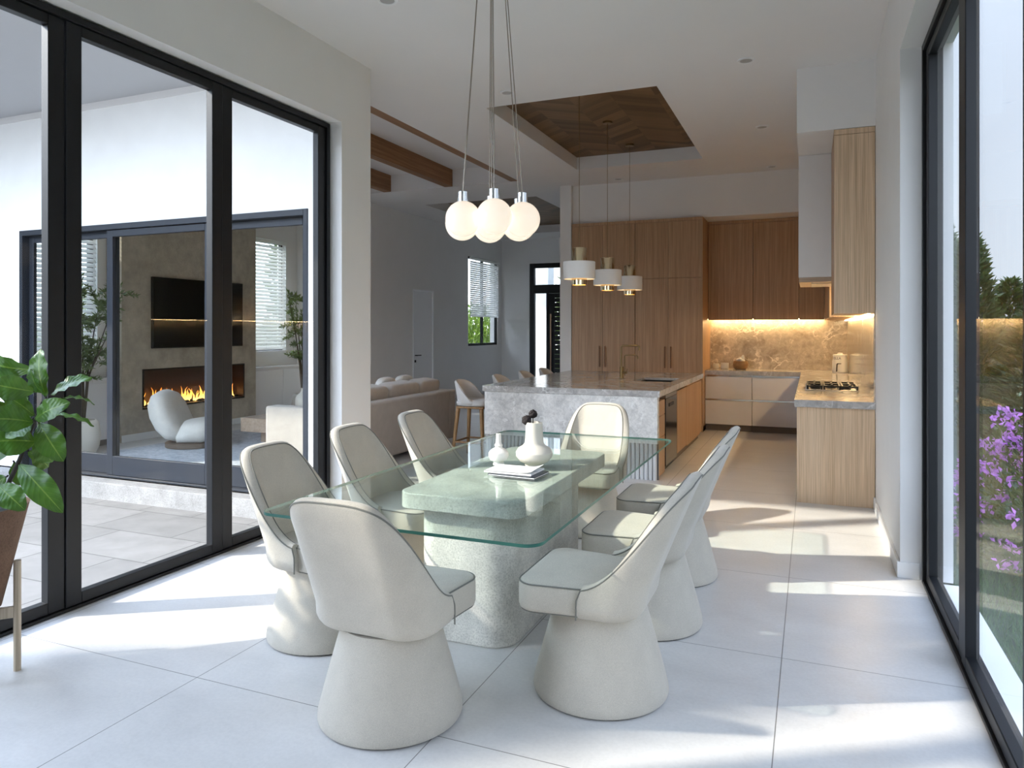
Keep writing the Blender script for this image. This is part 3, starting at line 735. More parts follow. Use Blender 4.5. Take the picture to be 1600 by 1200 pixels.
# ------------------------------------------------------------------ bar stools
def make_stool():
    t = thing('bar_stool','stool','bar stool',(0,0,0),'upholstered bar stools along the island')
    def plan(s):
        a = s*PI*.62; return (-.20*math.cos(a)**1 if abs(a)<PI/2 else -.20*math.cos(a), .225*math.sin(a))
    rows = []; ns = 36
    tops = [(0,.94),(.35,.93),(.6,.88),(.8,.78),(1,.68)]
    for i in range(ns+1):
        s = -1+2*i/ns; x,y = plan(s); zt = smooth_tab(tops,abs(s),.05)
        L = math.hypot(x,y); nx,ny = x/L,y/L
        col = []
        for z,k in ((.625,.55),(.63,.85),(.66,.97)): col.append((x*k,y*k,z))
        for k in range(1,6):
            z = .66+(zt-.015-.66)*k/5; lean = -.16*(z-.66); col.append((x+lean,y,z))
        lean = -.16*(zt-.66); col.append((x+lean-nx*.018,y-ny*.018,zt))
        for k in range(0,6):
            z = zt-.015+(.66-(zt-.015))*k/5; lean = -.16*(z-.66); col.append((x+lean-nx*.036,y-ny*.036,z))
        rows.append(col)
    sh = MB().loft(rows, False)
    obj('backrest', sh, STOOLF, t, smooth=60)
    obj('seat_cushion', MB().ellipsoid((.02,0,.665),.215,.205,.045,32,10,.55), STOOLF, t, smooth=60)
    obj('seat_frame', MB().box(-.17,-.17,.60,.19,.17,.625), STOOLW, t, bevel=.008)
    for sx in (-1,1):
        for sy in (-1,1):
            obj('leg', MB().tube([(.01+sx*.155,sy*.155,.60),(.01+sx*.205,sy*.215,.0)],[.027,.019],8), STOOLW, t, smooth=50)
    obj('footrest', MB().tube([(.01+.188,-.196,.20),(.01+.188,.196,.20)],.012,8).tube([(.01-.188,-.196,.20),(.01-.188,.196,.20)],.012,8).tube([(.01-.188,-.196,.20),(.01+.188,-.196,.20)],.012,8).tube([(.01-.188,.196,.20),(.01+.188,.196,.20)],.012,8), STOOLW, t, smooth=50)
    return t
st0 = make_stool()
SL = ['pale upholstered bar stool with oak legs at the near end of the island','pale bar stool at the island, second from the dining table','pale bar stool at the island, third from the dining table','pale bar stool at the far end of the island by the front door']
for i,y in enumerate((7.98,9.10,10.05,10.92)):
    if i == 0: st0.location = (-3.80,y,0); st0['label'] = SL[0]
    else: dup(st0,(-3.80,y,0),0,SL[i])

# ------------------------------------------------------------------ tall cabinets
PX = [-3.592,-3.075,-2.556,-2.038,-1.52]
def tall(x0,xm,x1,label):
    t = thing('tall_cabinet',label,'cabinet',((x0+x1)/2,11.5,0),'tall oak cabinets')
    xb = x1-.020 if x1 > -1.6 else x1
    obj('body', MB().box(x0,11.222,.08,xb,12.09,3.26).box(x0,11.205,3.215,xb,11.222,3.26), OAK, t)
    obj('plinth', MB().box(x0,11.26,0,x1,12.09,.078), PLINTH, t)
    if x1 > -1.6: obj('side_panel', MB().box(x1-.018,11.199,0,x1,12.09,3.26), OAK, t)
    for a,b,hx in ((x0+.003,xm-.002,xm-.045),(xm+.002,x1-(.02 if x1>-1.6 else .003),xm+.045)):
        obj('door', MB().box(a,11.20,2.347,b,11.22,3.21), OAK, t, bevel=.002)
        d = obj('door', MB().box(a,11.20,.085,b,11.22,2.335), OAK, t, bevel=.002)
        obj('handle', MB().tube([(hx,11.165,.96),(hx,11.165,1.29)],.0095,8).tube([(hx,11.165,1.0),(hx,11.205,1.0)],.006,6).tube([(hx,11.165,1.25),(hx,11.205,1.25)],.006,6), COPPER, d)
tall(PX[0],PX[1],PX[2],'tall oak cabinet with bronze bar handles next to the white partition')
tall(PX[2]+.003,PX[3],PX[4],'tall oak cabinet with bronze bar handles next to the lit backsplash')
# back upper cabinets
UP = [(-1.515,-.840,'oak wall cabinet over the backsplash, next to the tall cabinet'),(-.837,-.178,'oak wall cabinet over the backsplash, middle of the back run'),(-.175,.178,'narrow oak wall cabinet in the corner below the white hood')]
for a,b,lb in UP:
    t = thing('wall_cabinet',lb,'cabinet',((a+b)/2,11.95,1.70),'oak wall cabinets on the back wall')
    obj('body', MB().box(a,11.822,1.722,b,12.09,3.258), OAK, t)
    obj('door', MB().box(a+.002,11.80,1.70,b-.002,11.82,3.21), OAK, t, bevel=.002)
    obj('cornice', MB().box(a,11.795,3.213,b,11.82,3.258), OAK, t)
def side_cab(y0,y1,label):
    t = thing('wall_cabinet',label,'cabinet',(.35,(y0+y1)/2,1.69),'pale oak wall cabinets on the right wall')
    obj('body', MB().box(.203,y0+.02,1.69,.508,y1,3.312), OAK, t)
    obj('end_panel', MB().box(.183,y0,1.69,.508,y0+.018,3.262), OAK_LIT, t, bevel=.002)
    obj('cornice', MB().box(.183,y0,3.266,.508,y0+.018,3.312), OAK_LIT, t, bevel=.002)
    obj('door', MB().box(.183,y0+.02,1.69,.201,y1,3.312), OAK, t, bevel=.002)
side_cab(6.985,7.905,'tall oak wall cabinet on the right wall, closest to us')
side_cab(8.845,11.79,'oak wall cabinet on the right wall, hidden behind the white hood')
hd = thing('range_hood','boxy white range hood hanging over the cooktop','range hood',(.2,8.37,2.03))
obj('body', MB().box(-.122,7.91,2.08,.508,8.84,3.314), HOODW, hd, bevel=.003)
obj('underside', MB().box(-.118,7.914,2.03,.508,8.836,2.079), m_wood('hood_lip',(.42,.31,.23),(.5,.39,.3),'X'), hd, bevel=.002)
obj('filter', MB().box(.0,8.05,2.022,.42,8.7,2.029), m_plain('steel',(.5,.5,.5),.3,.9), hd)
# base cabinets
for a,b,lb in ((-1.515,-.83,'white drawer cabinet under the back worktop, next to the tall cabinet'),(-.827,-.13,'white drawer cabinet under the back worktop, next to the corner')):
    t = thing('drawer_cabinet',lb,'cabinet',((a+b)/2,11.8,0),'white drawer cabinets')
    obj('body', MB().box(a,11.475,.10,b,12.08,.855), WHITEC, t)
    obj('plinth', MB().box(a,11.51,0,b,12.08,.098), PLINTH, t)
    for z0,z1 in ((.83,.855),(.468,.487)): obj('finger_rail', MB().box(a,11.462,z0,b,11.474,z1), CHROME, t)
    for z0,z1 in ((.10,.463),(.49,.826)): obj('drawer', MB().box(a+.002,11.45,z0,b-.002,11.47,z1), WHITEC, t, bevel=.002)
t = thing('base_cabinet','oak base cabinet run along the right wall under the cooktop','cabinet',(.2,9.5,0))
obj('body', MB().box(-.10,7.005,.08,.505,12.08,.855), OAK, t)
obj('end_panel', MB().box(-.122,6.985,.0,.508,7.003,.857), OAK_LIT, t, bevel=.002)
obj('plinth', MB().box(-.05,7.005,0,.505,12.08,.078), PLINTH, t)
for y0,y1 in ((7.006,8.0),(8.004,8.85),(8.854,9.7),(9.704,11.44)): obj('drawer', MB().box(-.12,y0,.085,-.102,y1,.82), WHITEC, t, bevel=.002)
wt = MB().box(-1.515,11.42,.859,-.142,12.085,.923).box(-.142,6.955,.859,.510,12.085,.923)
tag(obj('worktop', wt, MARB, smooth=None, origin=(0,10,.859)), 'L shaped grey marble worktop along the back and right wall', 'worktop')
struct('trim_3', MB().box(-1.515,12.086,.924,.498,12.099,1.70), MARB_WARM, 'marble backsplash slab on the back kitchen wall, coloured as warmly lit', 'backsplash')
struct('trim_4', MB().box(.499,6.985,.924,.511,12.086,1.69), MARB_WARM, 'marble backsplash slab on the right wall, coloured as warmly lit', 'backsplash')
LED = m_emit('warm_led',(1,.72,.36),24.0)
tag(obj('led_strip', MB().box(-1.50,12.01,1.710,.17,12.03,1.719), LED, origin=(-.66,12.02,1.71)), 'warm light strip under the back wall cabinets', 'light strip', 'warm light strips under the wall cabinets')
tag(obj('led_strip', MB().box(.455,7.02,1.680,.475,11.75,1.688), LED, origin=(.46,9.4,1.68)), 'warm light strip under the right wall cabinets', 'light strip', 'warm light strips under the wall cabinets')
# cooktop
ck = thing('cooktop','black gas cooktop with cast iron grates on the right worktop','cooktop',(.2,8.45,.924))
obj('plate', MB().box(-.06,8.10,.924,.45,8.80,.932), m_plain('steel_plate',(.55,.55,.55),.25,.9), ck, bevel=.003)
for bx_,by_ in ((.04,8.27),(.33,8.27),(.04,8.63),(.33,8.63),(.19,8.45)):
    b_ = obj('burner', MB().cyl((bx_,by_,.932),.05,.012,20).cyl((bx_,by_,.944),.034,.01,20), BLACK, ck)
for x0,x1 in ((-.05,.105),(.115,.275),(.285,.44)):
    g = MB()
    for yy in (8.13,8.45,8.77): g.box(x0,yy-.008,.955,x1,yy+.008,.972)
    for xx in (x0,x1-.016): g.box(xx,8.13,.955,xx+.016,8.77,.972)
    xm = (x0+x1)/2
    g.box(xm-.008,8.13,.960,xm+.008,8.24,.982).box(xm-.008,8.33,.960,xm+.008,8.57,.982).box(xm-.008,8.66,.960,xm+.008,8.77,.982)
    for xx in (x0,x1-.016):
        for yy in (8.13,8.754): g.box(xx,yy,.932,xx+.016,yy+.016,.956)
    obj('grate', g, BLACK, ck, smooth=None)
for k in range(5): obj('knob', MB().cyl((-.045,8.2+.11*k,.932),.018,.025,16), CHROME, ck)
# canister and bowls
cn = thing('canister','white lidded storage canister with a hanging scoop on the right worktop','canister',(.385,11.55,.924))
c0 = (.385,11.55,.924)
obj('body', MB().lathe([(.10,.0),(.106,.006),(.108,.02),(.106,.17),(.096,.2),(.094,.235)],c0,32), CERAMW, cn, smooth=40)
obj('lid', MB().lathe([(.099,.236),(.099,.258),(.09,.264),(.04,.268),(.035,.285),(.0,.288)],c0,32), CERAMW, cn, smooth=40)
obj('scoop', MB().tube([(c0[0]-.03,c0[1]-.118,c0[2]+.13),(c0[0]-.045,c0[1]-.117,c0[2]+.13),(c0[0]-.05,c0[1]-.113,c0[2]+.02)],.008,6).tube([(c0[0]-.045,c0[1]-.117,c0[2]+.135),(c0[0]+.01,c0[1]-.116,c0[2]+.135)],.006,6), BLACK, cn)
tc = bpy.data.curves.new('lettering','FONT'); tc.body = 'ELLA'; tc.size = .05; tc.extrude = .0006; tc.align_x = 'CENTER'
to = bpy.data.objects.new('lettering', tc); C.objects.link(to); to.parent = cn
to.location = (-.042,-.0985,.195); to.rotation_euler = (PI/2,0,-.42)
INK = m_plain('ink',(.06,.07,.12),.6,var=0)
dg = bpy.context.evaluated_depsgraph_get(); dg.update()
lm = bpy.data.meshes.new_from_object(to.evaluated_get(dg)); M_ = to.matrix_basis.copy()
bpy.data.objects.remove(to)
lm.transform(M_); lm.materials.clear(); lm.materials.append(INK)
to = bpy.data.objects.new('lettering', lm); C.objects.link(to); to.parent = cn
def cup(x,y,r,h,label):
    tag(obj('cup', MB().lathe([(.0,.003),(r*.8,0),(r,.012),(r,h),(r-.006,h),(r-.008,.02),(0,.015)],(x,y,.924),28,False,False), CERAMW, origin=(x,y,.924), smooth=40), label,'cup','white cups on the back worktop')
cup(-1.41,11.93,.045,.085,'small white cup at the left end of the back worktop, behind its neighbour')
cup(-1.27,11.86,.062,.10,'larger white cup standing beside the wooden bowl')
bw = (-1.03,11.86,.924)
tag(obj('wooden_bowl', MB().lathe([(.0,.003),(.075,0),(.105,.03),(.118,.07),(.112,.115),(.10,.135),(.093,.135),(.105,.11),(.108,.07),(.09,.03),(0,.02)],bw,32,False,False), m_wood('bowl_wood',(.20,.11,.045),(.34,.2,.09),'X'), origin=bw, smooth=50), 'round brown wooden bowl on the back worktop', 'bowl')
m = MB(); rn = random.Random(8)
for k in range(7):
    a = k*.9; m.ellipsoid((bw[0]+.035*math.cos(a),bw[1]+.035*math.sin(a),bw[2]+.135+.012*(k%3)),.035,.03,.028,10,8,M=Matrix.Rotation(rn.uniform(-1,1),3,'X'))
m.add([(bw[0]-.02,bw[1],bw[2]+.13),(bw[0]+.07,bw[1]-.02,bw[2]+.15),(bw[0]+.04,bw[1]+.01,bw[2]+.235),(bw[0]-.01,bw[1]+.03,bw[2]+.18)],[(0,1,2,3)])
tag(obj('napkin', m, CERAMW, origin=(bw[0],bw[1],bw[2]+.1), smooth=60), 'crumpled white napkin sticking out of the wooden bowl', 'napkin')

# ------------------------------------------------------------------ ceiling downlights
DL = [(-.525,6.58,'white recessed downlight near the top of the right hand soffit'),(-.525,8.81,'white recessed downlight to the right of the oak ceiling tray'),(-.525,11.0,'white recessed downlight close to the back kitchen bulkhead'),
      (-2.77,6.57,'white recessed downlight behind the globe wires'),(-2.77,11.0,'white recessed downlight in front of the tall oak cabinets'),(-2.78,4.40,'white recessed downlight above the courtyard side of the table')]
for x,y,lb in DL:
    t = thing('downlight',lb,'downlight',(x,y,H-.012),'recessed ceiling downlights')
    obj('trim_ring', MB().lathe([(.052,.0115),(.052,.003),(.06,0),(.072,.002),(.075,.0115)],(x,y,H-.012),32,False,False), TRIMW, t, smooth=50)
    obj('lens', MB().cyl((x,y,H-.006),.051,.005,24), m_plain('lens_grey',(.42,.41,.40),.4,var=0), t)

# ------------------------------------------------------------------ living room
chm = MB()
wall_x(chm, -8.995,-8.70, 7.08,9.66, 0,H+.278, [(7.42,9.38,.43,.985)])
struct('wall_chimney', chm, CHIMC, 'grey plaster chimney breast holding the television and fireplace', 'chimney breast')
fp = thing('fireplace','wide linear gas fireplace with open flames in the plaster chimney breast','fireplace',(-8.8,8.4,.43))
obj('firebox', MB().box(-8.99,7.422,.432,-8.975,9.378,.983).box(-8.975,7.422,.432,-8.702,9.378,.444).box(-8.975,7.422,.97,-8.702,9.378,.983).box(-8.975,7.422,.444,-8.702,7.434,.97).box(-8.975,9.366,.444,-8.702,9.378,.97), m_plain('firebox_brown',(.045,.02,.012),.35), fp)
obj('surround', MB().box(-8.70,7.41,.42,-8.69,9.39,.445).box(-8.70,7.41,.97,-8.69,9.39,.99).box(-8.70,7.41,.445,-8.69,7.435,.97).box(-8.70,9.365,.445,-8.69,9.39,.97), BLACK, fp)
m = MB(); rn = random.Random(5)
for k in range(34): m.ellipsoid((-8.84+rn.uniform(-.06,.06),7.5+1.8*k/33,.46),.04,.05,.02,8,6)
obj('ember_bed', m, BLACK, fp, smooth=60)
def m_flame():
    m, nt = newmat('flame'); o = N(nt,'ShaderNodeOutputMaterial'); e = N(nt,'ShaderNodeEmission')
    t = N(nt,'ShaderNodeTexCoord'); s = N(nt,'ShaderNodeSeparateXYZ'); nt.links.new(t.outputs['Object'], s.inputs[0])
    r = ramp(nt,[(.0,(1,.62,.2)),(.35,(1,.40,.07)),(1,(.7,.12,.01))]); nt.links.new(math_(nt,'MULTIPLY',s.outputs[2],3.2), r.inputs[0])
    nt.links.new(r.outputs[0], e.inputs[0]); e.inputs[1].default_value = 1.1; nt.links.new(e.outputs[0], o.inputs[0]); return m
m = MB()
for k in range(62):
    y = 7.5+1.8*(k+rn.random())/62; hh = rn.uniform(.07,.30)*(.6+.4*math.sin(k*.7)**2); r0 = rn.uniform(.012,.026); x = -8.84+rn.uniform(-.05,.05)
    pts = [(x,y+rn.uniform(-.02,.02)*q+.02*math.sin(q*4+k),.455+hh*q) for q in (0,.2,.4,.6,.8,1)]
    m.tube(pts,[r0*.6,r0,r0*.85,r0*.55,r0*.3,.001],6)
obj('flames', m, m_flame(), fp, smooth=80)
tv = thing('television','large black wall mounted television above the fireplace','television',(-8.66,8.43,1.28))
obj('casing', MB().box(-8.698,7.55,1.28,-8.655,9.31,2.305), BLACK, tv, bevel=.004)
obj('screen', MB().box(-8.6548,7.562,1.295,-8.652,9.298,2.293), m_plain('screen',(.003,.003,.0045),.15,0,.10,var=0), tv)
for y0,y1,lb in ((5.53,7.07,'low white cabinet under the window nearer the courtyard'),(9.67,11.09,'low white cabinet under the window beyond the fireplace')):
    t = thing('low_cabinet',lb,'cabinet',(-8.86,(y0+y1)/2,0),'low white cabinets beside the fireplace')
    obj('body', MB().box(-8.985,y0,.08,-8.742,y1,.862), WHITEC, t)
    obj('top', MB().box(-8.99,y0,.864,-8.715,y1,.90), WHITEC, t, bevel=.003)
    obj('plinth', MB().box(-8.985,y0,0,-8.77,y1,.078), PLINTH, t)
    n = 2
    for k in range(n):
        a = y0+(y1-y0)*k/n; b = y0+(y1-y0)*(k+1)/n
        obj('door', MB().box(-8.740,a+.003,.085,-8.722,b-.003,.838), WHITEC, t, bevel=.002)
RUGM = m_marble('rug_pattern', (.50,.52,.56), (.70,.71,.73), (.36,.39,.44), .95, 3.2)
tag(obj('rug', MB().box(-8.15,6.15,.001,-5.5,9.9,.012), RUGM, bevel=.004, origin=(-6.8,8,.001)), 'pale blue grey patterned rug under the lounge chair and coffee table', 'rug')
# lounge chair
lc = thing('lounge_chair','rounded white bouclé lounge chair on a low wood base facing the fire','armchair',(-7.62,7.22,.012),rz=.45)
def loc_(mb): return mb.xf(Matrix.Translation((-7.62,7.22,.012)))
def puff(prof_pts, w, n=20):
    """profile of closed outline in XZ, lofted across Y with a rounded falloff"""
    rows = []; c = Vector((sum(p[0] for p in prof_pts)/len(prof_pts),0,sum(p[1] for p in prof_pts)/len(prof_pts)))
    for i in range(n+1):
        t = -1+2*i/n; k = max(.02,(1-abs(t)**3.0))**.42
        rows.append([((c.x+(x-c.x)*k), w*t, (c.z+(z-c.z)*k)) for x,z in prof_pts])
    return MB().loft(rows, True, True, True)
bk = [(-.10,.07),(-.22,.10),(-.34,.22),(-.43,.40),(-.46,.57),(-.42,.69),(-.33,.745),(-.23,.71),(-.15,.60),(-.09,.46),(-.03,.33),(.02,.22),(.0,.11)]
se = [(-.10,.06),(.25,.06),(.36,.09),(.43,.19),(.42,.29),(.33,.355),(.15,.37),(.0,.35),(-.06,.26),(-.12,.15)]
obj('back_cushion', loc_(puff(bk,.40)), BOUCLE, lc, smooth=70)
obj('seat_cushion', loc_(puff(se,.39)), BOUCLE, lc, smooth=70)
obj('base', loc_(MB().lathe([(.33,0),(.34,.01),(.34,.06),(.3,.075)],(.05,0,0),40)), m_plain('chair_base',(.14,.10,.07),.5), lc, smooth=40)
# coffee table
ct = thing('coffee_table','low chunky oak coffee table between the lounge chair and sofa','coffee table',(-6.75,8.6,.012))
obj('top', MB().box(-7.15,7.65,.17,-6.35,9.5,.355), OAKX, ct, bevel=.004)
obj('plinth', MB().box(-6.98,7.85,.012,-6.5,9.3,.169), OAKX, ct)
tag(obj('vase', MB().lathe([(.0,.003),(.07,0),(.11,.05),(.135,.13),(.13,.20),(.10,.255),(.06,.285),(.055,.33),(.06,.345),(.05,.345),(.045,.30),(.0,.28)],(-6.80,8.55,.356),32,False,False), CERAM, origin=(-6.80,8.55,.356), smooth=60), 'round pale vase on the coffee table behind the sofa arm', 'vase')
# sofa
so = thing('sofa','beige three seat sofa with its back to the kitchen','sofa',(-5.0,7.58,0))
obj('frame', MB().box(-5.47,6.22,.06,-4.75,8.95,.36), SOFAF, so, bevel=.02)
obj('back_panel', MB().box(-4.745,6.40,.06,-4.55,8.77,.725), SOFAF, so, bevel=.03, seg=4)
for y0,y1 in ((6.20,6.395),(8.775,8.955)): obj('arm', MB().box(-5.46,y0,.06,-4.55,y1,.725), SOFAF, so, bevel=.03, seg=4)
for k in range(3):
    y0 = 6.40+.79*k
    obj('seat_cushion', MB().ellipsoid((-5.12,y0+.395,.44),.345,.39,.085,28,10,.4), SOFAF, so, smooth=70)
for y0,y1 in ((6.40,6.81),(6.82,7.555),(7.565,8.295),(8.305,8.86)):
    obj('back_cushion', MB().ellipsoid((-4.86,(y0+y1)/2,.70),.12,(y1-y0)/2,.185,32,18,.3,M=Matrix.Rotation(.14,3,'Y')), SOFAF, so, smooth=70)
for x in (-5.38,-4.65):
    for y in (6.32,8.84): obj('foot', MB().cyl((x,y,0),.022,.06,12), BLACK, so)
for (x,y,z,lb) in ((-5.13,8.05,.735,'white throw pillow showing over the sofa back, toward the courtyard end'),(-5.13,8.5,.735,'white throw pillow showing over the sofa back, toward the far end')):
    tag(obj('throw_pillow', MB().ellipsoid((x,y,z),.07,.20,.20,24,14,.55,M=Matrix.Rotation(.2,3,'Y')), BOUCLE, origin=(x,y,z-.2), smooth=70), lb,'pillow','throw pillows on the sofa')

# ------------------------------------------------------------------ plants
def leaf_quad(mb, p, d, L, W, up, rn):
    d = d.normalized(); s = d.cross(up)
    if s.length < 1e-4: s = d.orthogonal()
    s = s.normalized()*W/2; n = s.cross(d).normalized()*L*.12
    mb.add([p, p+d*L*.45+s+n, p+d*L, p+d*L*.45-s+n], [(0,1,2,3)])
def olive(name, label, x, y, h, seed, potcol, group):
    rn = random.Random(seed); t = thing(name,label,'tree',(x,y,0),group)
    obj('pot', MB().lathe([(.0,.004),(.13,0),(.17,.08),(.19,.22),(.17,.38),(.14,.42),(.125,.42),(.15,.36),(.0,.34)],(x,y,0),32,False,False), potcol, t, smooth=60)
    obj('soil', MB().cyl((x,y,.36),.14,.02,20), SOIL, t)
    br = MB(); lv = MB(); tips = []
    for k in range(7):
        a = 2*PI*k/7+rn.uniform(-.3,.3); r = rn.uniform(.2,.42); zz = h*rn.uniform(.72,1.0)
        p0 = Vector((x,y,.36)); p1 = Vector((x+.05*math.cos(a),y+.05*math.sin(a),h*.42)); p2 = Vector((x+r*.6*math.cos(a),y+r*.6*math.sin(a),h*.42+(zz-h*.42)*.55)); p3 = Vector((x+r*math.cos(a),y+r*math.sin(a),zz))
        br.tube([p0,p1,p2,p3],[.016,.012,.007,.003],6)
        for q in range(7):
            tt = rn.uniform(.05,1); base = p1.lerp(p2,tt*2) if tt<.5 else p2.lerp(p3,tt*2-1)
            d = Vector((rn.gauss(0,1),rn.gauss(0,1),rn.uniform(-.3,.9))).normalized(); L = rn.uniform(.14,.30); e = base+d*L+Vector((0,0,-.05*L))
            br.tube([base,base.lerp(e,.5)+Vector((0,0,.02)),e],[.004,.003,.0015],5); tips.append((base,e))
        tips.append((p2,p3))
    for a_,b_ in tips:
        for q in range(40):
            p = a_.lerp(b_,rn.uniform(.15,1.05)); d = (b_-a_).normalized()*.6+Vector((rn.gauss(0,.6),rn.gauss(0,.6),rn.gauss(.15,.5)))
            leaf_quad(lv,p,d,rn.uniform(.06,.10),.022,Vector((rn.gauss(0,1),rn.gauss(0,1),rn.gauss(0,1))),rn)
    obj('branches', br, BARK, t, smooth=60); obj('foliage', lv, OLIVE, t, smooth=None)
olive('olive_tree','potted olive tree in front of the window nearer the courtyard',-8.40,6.30,2.25,2,CERAM,'potted olive trees beside the fireplace')
olive('olive_tree','potted olive tree beyond the sofa by the far niche window',-8.28,10.35,2.25,9,CERAM,'potted olive trees beside the fireplace')

# fiddle leaf plant in the foreground: leaves placed along real directions around the stem
CAMH = 1.55; F = 1130.; TH = math.atan2(468,1130); CS, SN = math.cos(TH), math.sin(TH)
px, py = -3.462, 2.05
pl = thing('potted_plant','large leafed green plant in a rusty tapered pot on a pale wood stand','plant',(px,py,0))
obj('pot', MB().lathe([(.0,.304),(.10,.30),(.118,.305),(.222,.755),(.226,.762),(.214,.762),(.205,.70),(.0,.69)],(px,py,0),40,False,False), RUST, pl, smooth=50)
obj('soil', MB().lathe([(.206,.705),(.2,.735),(.1,.745),(.0,.75)],(px,py,0),32,False,False), SOIL, pl, smooth=60)
STANDW = m_wood('pale_stand',(.45,.37,.27),(.62,.53,.41),'Z',.5)
sd = MB()
for k in range(4):
    a = .82+PI/2*k
    obj('stand_leg', MB().cyl((px+.178*math.cos(a),py+.178*math.sin(a),0),.0155,.50,16), STANDW, pl, smooth=40)
obj('stand_crossbar', MB().obox((px,py,.268),.335,.022,.05,.82).obox((px,py,.268),.335,.022,.05,.82+PI/2), STANDW, pl, bevel=.003)
stem = MB(); lf = MB(); luv = []
def cpt(u, v, D):
    L = (u-800)/F*D
    return Vector((L*CS-D*SN, L*SN+D*CS, CAMH+(515-v)*D/F))
def big_leaf(b, t, W, roll=0.0, droop=.10, cup=.18):
    """obovate leaf from base b to tip t; roll turns it around its midrib"""
    d = t-b; L = d.length; d.normalize()
    view = Vector((-SN*-1, -CS, .55)); view.normalize()
    s = d.cross(view).normalized(); n = s.cross(d).normalized()
    s, n = s*math.cos(roll)+n*math.sin(roll), n*math.cos(roll)-s*math.sin(roll)
    nl, nw = 14, 6; rows = []
    for i in range(nl+1):
        q = i/nl; w = W*.5*(math.sin(PI*min(1,q**.85))**.75)*(.55+.6*q) if 0<q<1 else .002
        w = max(w,.003); c = b+d*L*q+n*(math.sin(q*PI)*L*droop)
        row = []
        for j in range(nw+1):
            e = -1+2*j/nw
            row.append(c+s*w*e+n*(abs(e)*w*cup+.006*math.sin(q*22+abs(e)*3)*abs(e)))
            luv.append((q,.5+e*.5))
        rows.append(row)
    lf.loft(rows, False)
D0 = 3.16
stem.tube([(px,py,.73),cpt(4,775,D0),cpt(30,720,D0),cpt(55,655,D0),cpt(66,628,D0)],[.012,.010,.009,.007,.005],8)
stem.tube([(px-.02,py-.03,.73),(px-.06,py-.04,1.0),(px-.08,py-.06,1.3)],[.011,.009,.006],8)
LV = [ # (u,v) base, tip, width(m), depth base, depth tip, roll
 (72,620,63,545,.115,0,.02,.25),(70,618,48,577,.075,0,-.06,.5),(80,617,144,590,.095,0,.05,.35),(97,622,148,632,.055,0,.10,.9),(55,655,109,629,.115,-.02,-.07,-.2),
 (80,648,147,666,.055,0,.05,.9),(61,661,99,721,.13,0,-.05,.15),(53,687,82,722,.10,0,.06,.2),(50,655,8,684,.16,-.02,-.10,0),(30,725,98,801,.13,0,-.08,.2),
 (52,578,-12,566,.12,.05,.14,.7),(40,598,-16,582,.12,.05,.1,.6),(54,612,-12,600,.13,0,-.06,.4),(50,652,32,617,.08,.05,.1,.2),(54,650,0,615,.09,.02,-.02,-.5),
 (30,645,-20,640,.10,.05,.12,.3),(52,660,-22,655,.15,-.05,-.16,0),(56,690,-12,690,.17,-.03,-.12,.1),(44,705,76,730,.10,.06,.14,.6),(22,722,48,757,.12,.05,.1,-.3),
 (-4,758,39,797,.12,-.05,-.1,.2),(10,745,-30,775,.14,0,.05,.4),(20,700,-30,720,.15,0,.08,.3),(15,690,-40,670,.14,0,.1,-.3),(0,640,-60,620,.15,0,.1,.2)]
for (u0,v0,u1,v1,W,d0,d1,rl) in LV:
    b = cpt(u0,v0,D0+d0); t_ = cpt(u1,v1,D0+d1)
    big_leaf(b,t_,W,rl)
    a = cpt(u0*.5+28,v0*.6+.4*690,D0); stem.tube([b+(t_-b)*-.06,b+(t_-b)*.03],.004,5)
rn = random.Random(12)
for k in range(12):
    a = rn.uniform(1.6,4.9); z = rn.uniform(.95,1.38); b = Vector((px-.07,py-.05,z)); L = rn.uniform(.2,.3)
    if px-.07+L*math.cos(a) < -3.70: a = rn.uniform(4.2,4.9)
    big_leaf(b, b+Vector((math.cos(a)*L,math.sin(a)*L,rn.uniform(-.12,.16))), .14, rn.uniform(-.4,.4))
obj('stem', stem, STEMM, pl, smooth=60)
obj('foliage', lf, FIDDLE, pl, smooth=80, uv=luv)

# ------------------------------------------------------------------ garden beyond the right doors
struct('lawn', MB().box(.86,-3,-.5,14,30,-.16), LAWN, 'dark lawn ground outside the right sliding doors', 'lawn')
struct('sill', MB().box(.735,-2.6,-.5,.86,5.109,-.012), STUCCO, 'narrow white outside sill along the right sliding doors', 'sill')
g = MB(); rn = random.Random(21)
for k in range(15000):
    x = .87+2.6*rn.random()**1.5; y = rn.uniform(2.2,8.0); hh = rn.uniform(.04,.13); a = rn.uniform(0,2*PI)
    w = .003; ca, sa = math.cos(a)*w, math.sin(a)*w; lx, ly = rn.gauss(0,.03), rn.gauss(0,.03)
    g.add([(x-ca,y-sa,-.16),(x+ca,y+sa,-.16),(x+lx,y+ly,-.16+hh)],[(0,1,2)])
tag(obj('grass', g, GRASS, smooth=None), 'dark green grass blades outside the right sliding doors', 'grass', kind='stuff')
def conifer_proto(h, r, seed):
    rn = random.Random(seed); t = thing('conifer','c','tree',(0,0,0),'conifer hedge outside the right doors')
    obj('trunk', MB().tube([(0,0,0),(0,0,h*.9)],[.06,.01],8), BARK, t)
    m = MB()
    for k in range(2600):
        q = rn.random()**.8; z = .08+q*(h-.12); rr = r*(1-q)**.75*(.9+.18*math.sin(k*1.7))+.03; a = rn.uniform(0,2*PI); f = rn.uniform(.55,1.05)
        p = Vector((rr*f*math.cos(a),rr*f*math.sin(a),z)); d = Vector((math.cos(a)*.7+rn.gauss(0,.35),math.sin(a)*.7+rn.gauss(0,.35),rn.uniform(.2,1.1)))
        leaf_quad(m,p,d,rn.uniform(.09,.19),rn.uniform(.03,.06),Vector((rn.gauss(0,1),rn.gauss(0,1),.3)),rn)
    obj('foliage', m, CONIF, t, smooth=None)
    return t
